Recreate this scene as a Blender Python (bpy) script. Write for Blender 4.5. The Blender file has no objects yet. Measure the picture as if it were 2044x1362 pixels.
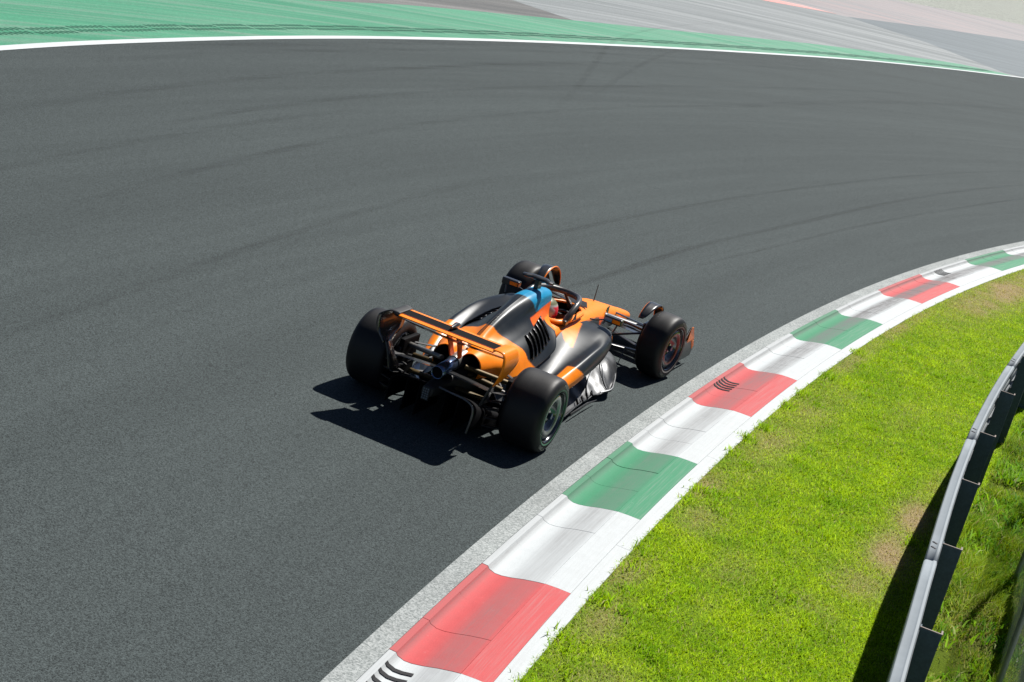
import bpy, bmesh, math, random
import numpy as np
from mathutils import Matrix, Vector

rng = np.random.default_rng(7)
random.seed(7)
scene = bpy.context.scene
COL = scene.collection
R = math.radians

# ------------------------------------------------------------------ camera
F_PX, PITCH, ROLL, CAM_H = 3377.72, 0.2828, 0.2735, 5.1435
cp, sp = math.cos(PITCH), math.sin(PITCH)
fw = Vector((0, cp, -sp)); rt = Vector((1, 0, 0)); up = Vector((0, sp, cp))
rt2 = rt * math.cos(ROLL) + up * math.sin(ROLL)
up2 = up * math.cos(ROLL) - rt * math.sin(ROLL)
cam_data = bpy.data.cameras.new('camera')
cam_data.sensor_width = 36.0
cam_data.lens = 36.0 * F_PX / 2044.0
cam_data.clip_start = 0.1
cam_data.clip_end = 6000
cam = bpy.data.objects.new('camera', cam_data)
COL.objects.link(cam)
cam.matrix_world = Matrix(((rt2.x, up2.x, -fw.x, 0), (rt2.y, up2.y, -fw.y, 0), (rt2.z, up2.z, -fw.z, CAM_H), (0, 0, 0, 1)))
scene.camera = cam

# ------------------------------------------------------------------ sky and sun
SUN_AZ, SUN_EL = R(62), R(52)
world = bpy.data.worlds.new('World')
scene.world = world
world.use_nodes = True
wn = world.node_tree
wn.nodes.clear()
sky = wn.nodes.new('ShaderNodeTexSky')
sky.sky_type = 'NISHITA'
sky.sun_disc = False
sky.sun_elevation = SUN_EL
sky.sun_rotation = R(90) - SUN_AZ
sky.air_density = 0.5
sky.dust_density = 0.25
bg = wn.nodes.new('ShaderNodeBackground')
bg.inputs['Strength'].default_value = 0.05
wo = wn.nodes.new('ShaderNodeOutputWorld')
wn.links.new(sky.outputs[0], bg.inputs['Color'])
wn.links.new(bg.outputs[0], wo.inputs['Surface'])
sun_data = bpy.data.lights.new('sun', 'SUN')
sun_data.energy = 5.0
sun_data.angle = R(0.53)
sun_data.color = (1.0, 0.965, 0.91)
sun = bpy.data.objects.new('sun', sun_data)
COL.objects.link(sun)
sd = Vector((math.cos(SUN_AZ) * math.cos(SUN_EL), math.sin(SUN_AZ) * math.cos(SUN_EL), math.sin(SUN_EL)))
sun.location = sd * 60
sun.rotation_euler = sd.to_track_quat('Z', 'Y').to_euler()

vs = scene.view_settings
vs.view_transform = 'Standard'
vs.look = 'None'
vs.gamma = 1.0
vs.exposure = 0.50
vs.use_curve_mapping = False

# ------------------------------------------------------------------ helpers
def new_obj(name, data, parent=None):
    o = bpy.data.objects.new(name, data)
    COL.objects.link(o)
    if parent is not None:
        o.parent = parent
    return o

def empty(name, loc=(0, 0, 0), rz=0.0, parent=None):
    o = new_obj(name, None, parent)
    o.empty_display_size = 0.3
    o.location = loc
    o.rotation_euler = (0, 0, rz)
    return o

def tag(o, label=None, cat=None, group=None, kind=None):
    if label: o['label'] = label
    if cat: o['category'] = cat
    if group: o['group'] = group
    if kind: o['kind'] = kind
    return o

def mk(name, verts, faces, mat, parent=None, smooth=True, angle=None, col=None, mats=None, fmat=None):
    me = bpy.data.meshes.new(name)
    me.from_pydata([tuple(map(float, v)) for v in verts], [], [tuple(int(i) for i in f) for f in faces])
    if mats:
        for m in mats: me.materials.append(m)
    elif mat: me.materials.append(mat)
    if fmat is not None:
        me.polygons.foreach_set('material_index', np.asarray(fmat, dtype=np.int32))
    me.polygons.foreach_set('use_smooth', np.full(len(me.polygons), smooth))
    if smooth and angle is not None:
        me.set_sharp_from_angle(angle=R(angle))
    if col is not None:
        a = me.color_attributes.new('Col', 'FLOAT_COLOR', 'POINT')
        c = np.ones((len(verts), 4), dtype=np.float32)
        c[:, :np.asarray(col).shape[1]] = col
        a.data.foreach_set('color', c.ravel())
    me.update()
    return new_obj(name, me, parent)

class MB:
    """collects simple shapes into one mesh"""
    def __init__(s): s.v = []; s.f = []
    def add(s, v, f):
        b = len(s.v)
        s.v += [tuple(map(float, p)) for p in v]
        s.f += [tuple(b + i for i in q) for q in f]
        return s
    def box(s, c, d, ax=None):
        """centre c, size d, optional 3 axes"""
        ax = ax or ((1, 0, 0), (0, 1, 0), (0, 0, 1))
        a = [Vector(q).normalized() for q in ax]
        c = Vector(c)
        v = [c + a[0] * (i * d[0] / 2) + a[1] * (j * d[1] / 2) + a[2] * (k * d[2] / 2)
             for i in (-1, 1) for j in (-1, 1) for k in (-1, 1)]
        return s.add(v, [(0, 1, 3, 2), (4, 6, 7, 5), (0, 4, 5, 1), (2, 3, 7, 6), (0, 2, 6, 4), (1, 5, 7, 3)])
    def tube(s, pts, r, n=10, flat=1.0, cap=True, flat_dir=None):
        pts = [Vector(p) for p in pts]
        rr = r if hasattr(r, '__len__') else [r] * len(pts)
        V = []; prev = None
        for i, p in enumerate(pts):
            t = (pts[min(i + 1, len(pts) - 1)] - pts[max(i - 1, 0)]).normalized()
            if flat_dir is not None: ref = Vector(flat_dir)
            elif prev is not None: ref = prev
            else: ref = Vector((0, 0, 1)) if abs(t.z) < .9 else Vector((1, 0, 0))
            nrm = (ref - t * ref.dot(t)).normalized(); prev = nrm
            b = t.cross(nrm)
            for k in range(n):
                a = 2 * math.pi * k / n
                V.append(p + nrm * (math.cos(a) * rr[i] * flat) + b * (math.sin(a) * rr[i]))
        Fc = []
        for i in range(len(pts) - 1):
            for k in range(n):
                k2 = (k + 1) % n
                Fc.append((i * n + k, i * n + k2, (i + 1) * n + k2, (i + 1) * n + k))
        if cap:
            Fc.append(tuple(range(n))[::-1]); Fc.append(tuple((len(pts) - 1) * n + k for k in range(n)))
        return s.add(V, Fc)
    def slab(s, poly, off):
        """polygon extruded along vector off"""
        n = len(poly); o = Vector(off)
        P = [Vector(q) for q in poly]
        V = [q - o / 2 for q in P] + [q + o / 2 for q in P]
        Fc = [tuple(range(n))[::-1], tuple(range(n, 2 * n))] + [(i, (i + 1) % n, n + (i + 1) % n, n + i) for i in range(n)]
        return s.add(V, Fc)
    def build(s, name, mat, parent=None, smooth=False, angle=40, bevel=0):
        o = mk(name, s.v, s.f, mat, parent, smooth, angle)
        bm = bmesh.new(); bm.from_mesh(o.data); bmesh.ops.recalc_face_normals(bm, faces=bm.faces)
        if bevel: bmesh.ops.bevel(bm, geom=bm.edges[:], offset=bevel, segments=2, affect='EDGES', profile=.6, clamp_overlap=True)
        bm.to_mesh(o.data); bm.free()
        return o

def pchip(t, y, tn):
    """monotone cubic through samples y (k, ...) at knots t"""
    t = np.asarray(t, float); y = np.asarray(y, float); tn = np.asarray(tn, float)
    sh = y.shape; y = y.reshape(len(t), -1)
    h = np.diff(t); d = np.diff(y, axis=0) / h[:, None]
    m = np.zeros_like(y)
    for i in range(1, len(t) - 1):
        ok = d[i - 1] * d[i] > 0
        w1, w2 = 2 * h[i] + h[i - 1], h[i] + 2 * h[i - 1]
        with np.errstate(divide='ignore', invalid='ignore'):
            hm = (w1 + w2) / (w1 / d[i - 1] + w2 / d[i])
        m[i] = np.where(ok, hm, 0)
    m[0] = d[0]; m[-1] = d[-1]
    k = np.clip(np.searchsorted(t, tn, 'right') - 1, 0, len(t) - 2)
    s = ((tn - t[k]) / h[k])[:, None]; hh = h[k][:, None]
    out = (2 * s**3 - 3 * s**2 + 1) * y[k] + (s**3 - 2 * s**2 + s) * hh * m[k] + (-2 * s**3 + 3 * s**2) * y[k + 1] + (s**3 - s**2) * hh * m[k + 1]
    return out.reshape((len(tn),) + sh[1:])

def catmull(P, n):
    """dense smooth curve through points P (k, d), n samples per span, chord based"""
    P = np.asarray(P, float); k = len(P)
    t = np.concatenate([[0], np.cumsum(np.sqrt(np.linalg.norm(np.diff(P, axis=0), axis=1)) + 1e-6)])
    m = np.zeros_like(P)
    for i in range(1, k - 1):
        h0, h1 = t[i] - t[i - 1], t[i + 1] - t[i]
        d0, d1 = (P[i] - P[i - 1]) / h0, (P[i + 1] - P[i]) / h1
        m[i] = (d0 * h1 + d1 * h0) / (h0 + h1)
    m[0] = (P[1] - P[0]) / (t[1] - t[0]); m[-1] = (P[-1] - P[-2]) / (t[-1] - t[-2])
    out = []
    for i in range(k - 1):
        h = t[i + 1] - t[i]
        for s in np.linspace(0, 1, n, endpoint=False):
            out.append((2 * s**3 - 3 * s**2 + 1) * P[i] + (s**3 - 2 * s**2 + s) * h * m[i] + (-2 * s**3 + 3 * s**2) * P[i + 1] + (s**3 - s**2) * h * m[i + 1])
    out.append(P[-1])
    return np.array(out)

def grid_faces(a, b, closed_b=False):
    f = []
    for i in range(a - 1):
        for j in range(b if closed_b else b - 1):
            j2 = (j + 1) % b
            f.append((i * b + j, i * b + j2, (i + 1) * b + j2, (i + 1) * b + j))
    return f

def loft(xs, secs, dx=.02, npr=7):
    """xs decreasing or increasing section stations; secs (k, m, 2) of (y, z). returns grid (a, b, 3)"""
    xs = np.asarray(xs, float); S = np.asarray(secs, float)
    o = np.argsort(xs); xs = xs[o]; S = S[o]
    tn = np.linspace(xs[0], xs[-1], max(2, int((xs[-1] - xs[0]) / dx) + 1))
    D = pchip(xs, S, tn)
    rows = [catmull(D[i], npr) for i in range(len(tn))]
    rows = np.array(rows)
    G = np.zeros(rows.shape[:2] + (3,))
    G[..., 0] = tn[:, None]; G[..., 1:] = rows
    return G

# ------------------------------------------------------------------ materials
def nodes_of(name):
    m = bpy.data.materials.new(name); m.use_nodes = True
    nt = m.node_tree; nt.nodes.clear()
    out = nt.nodes.new('ShaderNodeOutputMaterial')
    b = nt.nodes.new('ShaderNodeBsdfPrincipled')
    nt.links.new(b.outputs[0], out.inputs['Surface'])
    return m, nt, b, out

def N(nt, typ, **kw):
    n = nt.nodes.new(typ)
    for k, v in kw.items():
        if k in ('operation', 'blend_type', 'data_type', 'feature', 'distance', 'attribute_name', 'noise_dimensions', 'voronoi_dimensions', 'vector_type', 'interpolation_type', 'clamp', 'use_clamp'):
            setattr(n, k, v)
        elif hasattr(v, 'is_linked') or isinstance(v, bpy.types.NodeSocket):
            nt.links.new(v, n.inputs[k])
        else:
            n.inputs[k].default_value = v
    return n

def math_(nt, op, a, b=None, c=None, clamp=False):
    n = nt.nodes.new('ShaderNodeMath'); n.operation = op; n.use_clamp = clamp
    for i, v in enumerate((a, b, c)):
        if v is None: continue
        if isinstance(v, bpy.types.NodeSocket): nt.links.new(v, n.inputs[i])
        else: n.inputs[i].default_value = v
    return n.outputs[0]

def mix(nt, fac, a, b, blend='MIX'):
    n = nt.nodes.new('ShaderNodeMix'); n.data_type = 'RGBA'; n.blend_type = blend
    for i, v in ((0, fac), (6, a), (7, b)):
        if isinstance(v, bpy.types.NodeSocket): nt.links.new(v, n.inputs[i])
        else: n.inputs[i].default_value = v if i == 0 else tuple(v) + ((1,) if len(v) == 3 else ())
    return n.outputs[2]

def ramp(nt, fac, stops):
    n = nt.nodes.new('ShaderNodeValToRGB')
    el = n.color_ramp.elements
    while len(el) < len(stops): el.new(.5)
    for e, (p, c) in zip(el, stops):
        e.position = p
        e.color = (c, c, c, 1) if not hasattr(c, '__len__') else tuple(c) + (1,)
    nt.links.new(fac, n.inputs[0])
    return n.outputs[0]

def noise(nt, vec, scale, detail=4, rough=.6, dist=0.0):
    n = nt.nodes.new('ShaderNodeTexNoise')
    n.inputs['Scale'].default_value = scale; n.inputs['Detail'].default_value = detail
    n.inputs['Roughness'].default_value = rough; n.inputs['Distortion'].default_value = dist
    if vec is not None: nt.links.new(vec, n.inputs['Vector'])
    return n.outputs[0]

def bump(nt, b, h, strength, dist):
    n = nt.nodes.new('ShaderNodeBump')
    n.inputs['Strength'].default_value = strength; n.inputs['Distance'].default_value = dist
    nt.links.new(h, n.inputs['Height']); nt.links.new(n.outputs[0], b.inputs['Normal'])

def obj_coord(nt):
    return nt.nodes.new('ShaderNodeTexCoord').outputs['Object']

def simple(name, base, rough=.5, metal=0.0, coat=0.0, spec=.5, var=.12, vscale=6.0, coat_r=.05):
    m, nt, b, out = nodes_of(name)
    c = obj_coord(nt)
    n = noise(nt, c, vscale, 5, .65)
    k = ramp(nt, n, [(.3, 1 - var), (.7, 1 + var)])
    nt.links.new(mix(nt, 1.0, base, k, 'MULTIPLY'), b.inputs['Base Color'])
    rv = math_(nt, 'MULTIPLY_ADD', n, .25 * rough, rough * .88)
    nt.links.new(rv, b.inputs['Roughness'])
    b.inputs['Metallic'].default_value = metal
    b.inputs['Coat Weight'].default_value = coat
    b.inputs['Coat Roughness'].default_value = coat_r
    b.inputs['Specular IOR Level'].default_value = spec
    return m

CX, CY, RA = 100.101, -15.694, 103.734      # turning centre of the bend, radius of the track edge

def polar(nt):
    """socket vector (radius, arc length, 0) about the centre of the bend; world metres"""
    c = obj_coord(nt)
    d = N(nt, 'ShaderNodeVectorMath', operation='SUBTRACT'); nt.links.new(c, d.inputs[0]); d.inputs[1].default_value = (CX, CY, 0)
    s = nt.nodes.new('ShaderNodeSeparateXYZ'); nt.links.new(d.outputs[0], s.inputs[0])
    r = math_(nt, 'SQRT', math_(nt, 'ADD', math_(nt, 'MULTIPLY', s.outputs[0], s.outputs[0]), math_(nt, 'MULTIPLY', s.outputs[1], s.outputs[1])))
    a = math_(nt, 'ARCTAN2', s.outputs[1], math_(nt, 'MULTIPLY', s.outputs[0], -1.0))
    return c, r, math_(nt, 'MULTIPLY', a, RA)

def comb(nt, x, y, z=0.0):
    n = nt.nodes.new('ShaderNodeCombineXYZ')
    for i, v in enumerate((x, y, z)):
        if isinstance(v, bpy.types.NodeSocket): nt.links.new(v, n.inputs[i])
        else: n.inputs[i].default_value = v
    return n.outputs[0]

def asphalt_material(name, dark, light, streak=.5, grain=.5, tint2=None, rough=.72, scale=95.0, angle=0.0, spec=.4):
    m, nt, b, out = nodes_of(name)
    c, r, s = polar(nt)
    # long streaks of rubber following the bend, drifting a little across it
    sk = math_(nt, 'ADD', r, math_(nt, 'MULTIPLY', s, angle))
    v1 = comb(nt, math_(nt, 'MULTIPLY', sk, 1.0), math_(nt, 'MULTIPLY', s, .035))
    n1 = noise(nt, v1, .8, 4, .62, .3)
    v2 = comb(nt, math_(nt, 'MULTIPLY', sk, 3.2), math_(nt, 'MULTIPLY', s, .09), 3.0)
    n2 = noise(nt, v2, 1.0, 3, .6, .2)
    n3 = noise(nt, c, .22, 2, .55)
    st = math_(nt, 'ADD', math_(nt, 'MULTIPLY', n1, .55), math_(nt, 'MULTIPLY', n2, .45))
    f = ramp(nt, st, [(.40, 0), (.60, 1)])
    f = math_(nt, 'ADD', math_(nt, 'MULTIPLY', f, streak), math_(nt, 'MULTIPLY', n3, 1 - streak))
    base = mix(nt, f, dark, light)
    if tint2 is not None:
        t = ramp(nt, n2, [(.45, 0), (.7, 1)])
        base = mix(nt, t, base, tint2)
    g1 = noise(nt, c, scale, 2, .75)
    vo = N(nt, 'ShaderNodeTexVoronoi'); vo.inputs['Scale'].default_value = scale * .9; nt.links.new(c, vo.inputs['Vector'])
    g = math_(nt, 'ADD', math_(nt, 'MULTIPLY', g1, .6), math_(nt, 'MULTIPLY', N(nt, 'ShaderNodeSeparateColor', Color=vo.outputs['Color']).outputs[0], .4))
    gk = ramp(nt, g, [(.25, 1 - grain), (.5, 1.0), (.78, 1 + grain * 1.1)])
    base = mix(nt, 1.0, base, gk, 'MULTIPLY')
    nt.links.new(base, b.inputs['Base Color'])
    b.inputs['Roughness'].default_value = rough
    b.inputs['Specular IOR Level'].default_value = spec
    bump(nt, b, g, .45, .006)
    return m

M = {}
M['asphalt'] = asphalt_material('asphalt', (.046, .0565, .0570), (.061, .0745, .0750), streak=.55, grain=.72, spec=.15, rough=.9, scale=140)
M['runoff_dark'] = asphalt_material('runoff_asphalt', (.055, .058, .058), (.17, .168, .162), streak=.8, grain=.3, scale=60, spec=.4)
M['runoff_light'] = asphalt_material('runoff_concrete', (.115, .135, .14), (.235, .255, .26), streak=.85, grain=.22, scale=50, angle=.1)
M['runoff_pink'] = asphalt_material('runoff_pink', (.15, .16, .17), (.255, .255, .26), streak=.85, grain=.2, tint2=(.33, .235, .23), scale=40)
M['runoff_blue'] = asphalt_material('runoff_patch', (.06, .082, .095), (.12, .15, .165), streak=.7, grain=.25, scale=50)
M['red_paint_runoff'] = asphalt_material('faded_red_paint', (.62, .22, .20), (.55, .34, .32), streak=.7, grain=.2, scale=50)
M['green_paint'] = asphalt_material('green_run_off_paint', (.014, .185, .095), (.065, .285, .165), streak=.7, grain=.25, tint2=(.12, .235, .17), scale=55, angle=.25, rough=.7)
M['line_paint'] = asphalt_material('white_line_paint', (.48, .52, .53), (.60, .63, .64), streak=.6, grain=.10, scale=60)
M['rib_green'] = asphalt_material('rib_dark_green', (.012, .12, .07), (.03, .19, .115), streak=.5, grain=.2, scale=60)
M['gravel'] = asphalt_material('gravel', (.24, .26, .235), (.32, .33, .295), streak=.1, grain=.55, scale=9, rough=.9, spec=.15)

def aggregate_material():
    m, nt, b, out = nodes_of('exposed_aggregate')
    c = obj_coord(nt)
    vo = N(nt, 'ShaderNodeTexVoronoi'); vo.inputs['Scale'].default_value = 85; nt.links.new(c, vo.inputs['Vector'])
    k = N(nt, 'ShaderNodeSeparateColor', Color=vo.outputs['Color']).outputs[0]
    n1 = noise(nt, c, 70, 4, .7)
    g = math_(nt, 'ADD', math_(nt, 'MULTIPLY', k, .5), math_(nt, 'MULTIPLY', n1, .5))
    base = ramp(nt, g, [(.22, (.16, .18, .178)), (.45, (.27, .295, .29)), (.75, (.41, .435, .43))])
    n2 = noise(nt, c, 1.3, 4, .6)
    base = mix(nt, 1.0, base, ramp(nt, n2, [(.3, .74), (.7, 1.06)]), 'MULTIPLY')
    nt.links.new(base, b.inputs['Base Color']); b.inputs['Roughness'].default_value = .85
    bump(nt, b, g, .5, .005)
    return m
M['aggregate'] = aggregate_material()

def kerb_material(name, paint, bare=(.33, .33, .32)):
    """painted kerb; UV map holds (arc length, distance from the track edge) in metres"""
    m, nt, b, out = nodes_of(name)
    uv = nt.nodes.new('ShaderNodeUVMap'); uv.uv_map = 'UVMap'
    s = nt.nodes.new('ShaderNodeSeparateXYZ'); nt.links.new(uv.outputs[0], s.inputs[0])
    S, U = s.outputs[0], s.outputs[1]
    st = comb(nt, math_(nt, 'MULTIPLY', S, .35), math_(nt, 'MULTIPLY', U, 16.0))
    n1 = noise(nt, st, 1.0, 6, .65, .15)
    st2 = comb(nt, math_(nt, 'MULTIPLY', S, 1.3), math_(nt, 'MULTIPLY', U, 60.0), 5.0)
    n2 = noise(nt, st2, 1.0, 6, .7)
    st3 = comb(nt, math_(nt, 'MULTIPLY', S, 9.0), math_(nt, 'MULTIPLY', U, 9.0), 9.0)
    n3 = noise(nt, st3, 1.0, 6, .75)
    n4 = noise(nt, comb(nt, math_(nt, 'MULTIPLY', S, 90.0), math_(nt, 'MULTIPLY', U, 90.0)), 1.0, 3, .7)
    ncl = noise(nt, comb(nt, math_(nt, 'MULTIPLY', S, .45), math_(nt, 'MULTIPLY', U, 2.0), 2.0), 1.0, 3, .5)
    # rubber laid down by tyres on the climbing part of the kerb: two bands that run along it
    def band(c, w):
        d = math_(nt, 'ABSOLUTE', math_(nt, 'SUBTRACT', U, c))
        return math_(nt, 'SUBTRACT', 1.0, math_(nt, 'DIVIDE', d, w), clamp=True)
    jit = math_(nt, 'MULTIPLY_ADD', n1, .5, .5)
    w1 = math_(nt, 'MULTIPLY', ramp(nt, math_(nt, 'ADD', U, math_(nt, 'MULTIPLY_ADD', n1, .10, -.05)), [(.37, 0), (.47, 1), (.63, .8), (.685, 0)]), ramp(nt, ncl, [(.3, .6), (.58, 1.0)]))
    w1 = math_(nt, 'MULTIPLY', w1, ramp(nt, math_(nt, 'DIVIDE', S, 60.0), [(.52, .85), (.70, 1.5)]))
    w2 = ramp(nt, U, [(.17, .55), (.215, .35), (.238, .85), (.285, 0)])
    rub = math_(nt, 'MAXIMUM', w1, w2)
    tex = ramp(nt, math_(nt, 'ADD', math_(nt, 'MULTIPLY', n2, .5), math_(nt, 'ADD', math_(nt, 'MULTIPLY', n3, .3), math_(nt, 'MULTIPLY', n4, .2))), [(.36, .25), (.60, 1.0)])
    rub = math_(nt, 'MULTIPLY', rub, tex, clamp=True)
    rub = math_(nt, 'MULTIPLY', rub, ramp(nt, math_(nt, 'DIVIDE', S, 60.0), [(.55, .72), (.70, .97)]))
    pn = mix(nt, ramp(nt, n3, [(.3, 0), (.75, 1)]), paint, tuple(min(1, c * 1.12 + .02) for c in paint))
    base = mix(nt, rub, pn, (.13, .125, .125))
    # broom marks and worn paint on the outer flat
    outer = ramp(nt, U, [(.66, 0), (.70, 1)])
    br = math_(nt, 'MULTIPLY', ramp(nt, n2, [(.46, 0), (.72, .30)]), outer)
    base = mix(nt, br, base, bare)
    spk = ramp(nt, n3, [(.64, 0), (.72, .30)])
    base = mix(nt, spk, base, bare)
    base = mix(nt, 1.0, base, ramp(nt, n4, [(.3, .90), (.7, 1.06)]), 'MULTIPLY')
    nt.links.new(base, b.inputs['Base Color'])
    nt.links.new(ramp(nt, n3, [(.2, .68), (.8, .85)]), b.inputs['Roughness'])
    bump(nt, b, math_(nt, 'ADD', math_(nt, 'MULTIPLY', n4, .5), math_(nt, 'MULTIPLY', n2, .7)), .35, .004)
    return m
M['kerb_red'] = kerb_material('kerb_red', (.45, .045, .048))
M['kerb_white'] = kerb_material('kerb_white', (.455, .485, .495))
M['kerb_green'] = kerb_material('kerb_green', (.009, .19, .082))
M['joint'] = simple('kerb_joint_dirt', (.26, .26, .255), .9)
M['slot'] = simple('drain_dark', (.02, .02, .022), .9)

def soil_material():
    m, nt, b, out = nodes_of('turf_soil')
    at = N(nt, 'ShaderNodeVertexColor'); at.layer_name = 'Col'
    c = obj_coord(nt)
    n1 = noise(nt, c, 30, 6, .75); n2 = noise(nt, c, 140, 3, .7)
    k = ramp(nt, math_(nt, 'ADD', math_(nt, 'MULTIPLY', n1, .5), math_(nt, 'MULTIPLY', n2, .5)), [(.3, .45), (.7, 1.5)])
    nt.links.new(mix(nt, 1.0, at.outputs[0], k, 'MULTIPLY'), b.inputs['Base Color'])
    b.inputs['Roughness'].default_value = .95; b.inputs['Specular IOR Level'].default_value = .1
    bump(nt, b, n1, .8, .03)
    return m
M['soil'] = soil_material()

def blade_material():
    m, nt, b, out = nodes_of('grass_blade')
    at = N(nt, 'ShaderNodeVertexColor'); at.layer_name = 'Col'
    nt.links.new(at.outputs[0], b.inputs['Base Color'])
    b.inputs['Roughness'].default_value = .65; b.inputs['Specular IOR Level'].default_value = .06
    tr = N(nt, 'ShaderNodeBsdfTranslucent')
    nt.links.new(mix(nt, 1.0, at.outputs[0], (1.25, 1.15, .7), 'MULTIPLY'), tr.inputs['Color'])
    ms = nt.nodes.new('ShaderNodeMixShader'); ms.inputs[0].default_value = .32
    nt.links.new(b.outputs[0], ms.inputs[1]); nt.links.new(tr.outputs[0], ms.inputs[2])
    nt.links.new(ms.outputs[0], out.inputs['Surface'])
    return m
M['blade'] = blade_material()

def galvanised(name, base, rough):
    m, nt, b, out = nodes_of(name)
    c = obj_coord(nt)
    vo = N(nt, 'ShaderNodeTexVoronoi'); vo.inputs['Scale'].default_value = 60; nt.links.new(c, vo.inputs['Vector'])
    k = N(nt, 'ShaderNodeSeparateColor', Color=vo.outputs['Color']).outputs[0]
    n = noise(nt, c, 3.5, 6, .7)
    kk = math_(nt, 'ADD', math_(nt, 'MULTIPLY', k, .25), math_(nt, 'MULTIPLY', n, .75))
    nt.links.new(mix(nt, 1.0, base, ramp(nt, kk, [(.3, .72), (.7, 1.15)]), 'MULTIPLY'), b.inputs['Base Color'])
    b.inputs['Metallic'].default_value = .1
    nt.links.new(math_(nt, 'MULTIPLY_ADD', n, .3, rough - .15), b.inputs['Roughness'])
    bump(nt, b, n, .15, .004)
    return m
M['rail'] = galvanised('rail_galvanised_steel', (.15, .165, .17), .65)
M['cap'] = simple('cap_grey_steel', (.23, .262, .285), .6, .0, spec=.3, var=.10, vscale=3)
M['post'] = galvanised('post_weathered_steel', (.05, .085, .11), .5)
M['rust'] = simple('post_rusty_edge', (.24, .20, .18), .8)
M['bolt'] = simple('bolt_dark', (.03, .03, .035), .6, .6)
M['wire'] = simple('fence_wire', (.22, .25, .23), .5, .6)
M['screen'] = simple('fence_screen_cloth', (.03, .05, .065), .85, var=.3, vscale=30)

# car materials
def paint_material(name, rough=.3, metal=.0, coat=1.0, flake=0.0):
    m, nt, b, out = nodes_of(name)
    at = N(nt, 'ShaderNodeVertexColor'); at.layer_name = 'Col'
    c = obj_coord(nt)
    n = noise(nt, c, 9, 5, .6)
    nt.links.new(mix(nt, 1.0, at.outputs[0], ramp(nt, n, [(.3, .9), (.7, 1.08)]), 'MULTIPLY'), b.inputs['Base Color'])
    # alpha of the paint layer: 1 = dark metallic, 0 = solid colour
    mt = math_(nt, 'MULTIPLY', at.outputs[1], metal)
    nt.links.new(mt, b.inputs['Metallic'])
    nt.links.new(math_(nt, 'MULTIPLY_ADD', n, .12, rough - .06), b.inputs['Roughness'])
    b.inputs['Coat Weight'].default_value = coat; b.inputs['Coat Roughness'].default_value = .12
    nt.links.new(math_(nt, 'MULTIPLY_ADD', at.outputs[1], .06, .2), b.inputs['Specular IOR Level'])
    return m
M['livery'] = paint_material('livery_paint', .40, .15, .03)
ORANGE = (1.0, .245, .004); DARK = (.016, .020, .024); BLUE = (.008, .25, .46)
M['orange'] = simple('orange_paint', ORANGE, .4, 0, .1, spec=.25, var=.05)
M['orange_red'] = simple('orange_red_paint', (.75, .09, .008), .5, 0, .0, spec=.2, var=.05)
M['blue'] = simple('blue_paint', BLUE, .3, 0, .6, var=.05)
M['carbon'] = simple('carbon_gloss', (.022, .023, .025), .32, .2, .5, var=.3, vscale=25)
M['carbon_grey'] = simple('carbon_gloss_inner', (.05, .052, .055), .25, .5, .6, var=.3, vscale=9)
M['carbon_matt'] = simple('carbon_matt', (.014, .014, .015), .6, 0, 0, var=.3, vscale=25)
M['carbon_silver'] = simple('floor_satin_grey', (.055, .058, .062), .40, .3, .0, spec=.25, var=.5, vscale=6)
M['black'] = simple('matt_black', (.005, .005, .006), .7, spec=.06)
M['halo'] = simple('halo_satin_grey', (.075, .072, .070), .38, .3, .3)
M['steel'] = simple('bare_steel', (.26, .25, .23), .4, .8, var=.3, vscale=14)
M['rib_silver'] = simple('rib_silver', (.40, .41, .42), .35, .6)
M['lip'] = simple('lip_satin', (.16, .155, .15), .35, .8, var=.3, vscale=14)
M['gold'] = simple('gold_heat_shield', (.07, .046, .013), .5, .5, var=.5, vscale=18)
M['tail_pipe'] = simple('blued_titanium', (.16, .22, .34), .25, .9, var=.5, vscale=12)
M['led'] = simple('rain_light_lens', (.10, .13, .16), .25, 0, .5)
M['rim'] = simple('rim_gloss_dark', (.10, .105, .11), .22, .85, .6, var=.2, vscale=10)
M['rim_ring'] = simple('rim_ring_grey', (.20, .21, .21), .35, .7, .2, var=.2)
M['rim_red_reflection'] = simple('rim_ring_painted_reflection', (.085, .022, .022), .35, .6, .2, var=.2)  # red kerb reflection painted into the front ring's base colour
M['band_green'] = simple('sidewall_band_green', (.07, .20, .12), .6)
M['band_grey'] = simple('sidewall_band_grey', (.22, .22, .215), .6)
M['nut'] = simple('wheel_nut_blue', (.03, .06, .12), .3, .7)
M['letter'] = simple('tyre_lettering', (.42, .46, .40), .7)
M['grey_winglet'] = simple('winglet_grey', (.16, .16, .16), .45, .2, .2)

def tyre_material():
    m, nt, b, out = nodes_of('tyre_rubber')
    c = obj_coord(nt)
    n = noise(nt, c, 22, 6, .7)
    s = nt.nodes.new('ShaderNodeSeparateXYZ'); nt.links.new(c, s.inputs[0])
    # fine rings worn into the tread by running
    nr = noise(nt, comb(nt, math_(nt, 'MULTIPLY', s.outputs[1], 70.0), 0, 0), 1.0, 5, .7)
    k = math_(nt, 'ADD', math_(nt, 'MULTIPLY', n, .4), math_(nt, 'MULTIPLY', nr, .6))
    nt.links.new(ramp(nt, k, [(.3, (.007, .007, .008)), (.7, (.014, .014, .015))]), b.inputs['Base Color'])
    nt.links.new(math_(nt, 'MULTIPLY_ADD', n, .2, .42), b.inputs['Roughness'])
    b.inputs['Specular IOR Level'].default_value = .3
    bump(nt, b, k, .15, .003)
    return m
M['tyre'] = tyre_material()

# ------------------------------------------------------------------ the place: curves on the ground
def su(s, u, z=0.0):
    """arc length along the bend, distance inside the track edge"""
    a = math.pi - s / RA
    r = RA - u
    return (CX + r * math.cos(a), CY + r * math.sin(a), z)

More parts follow.
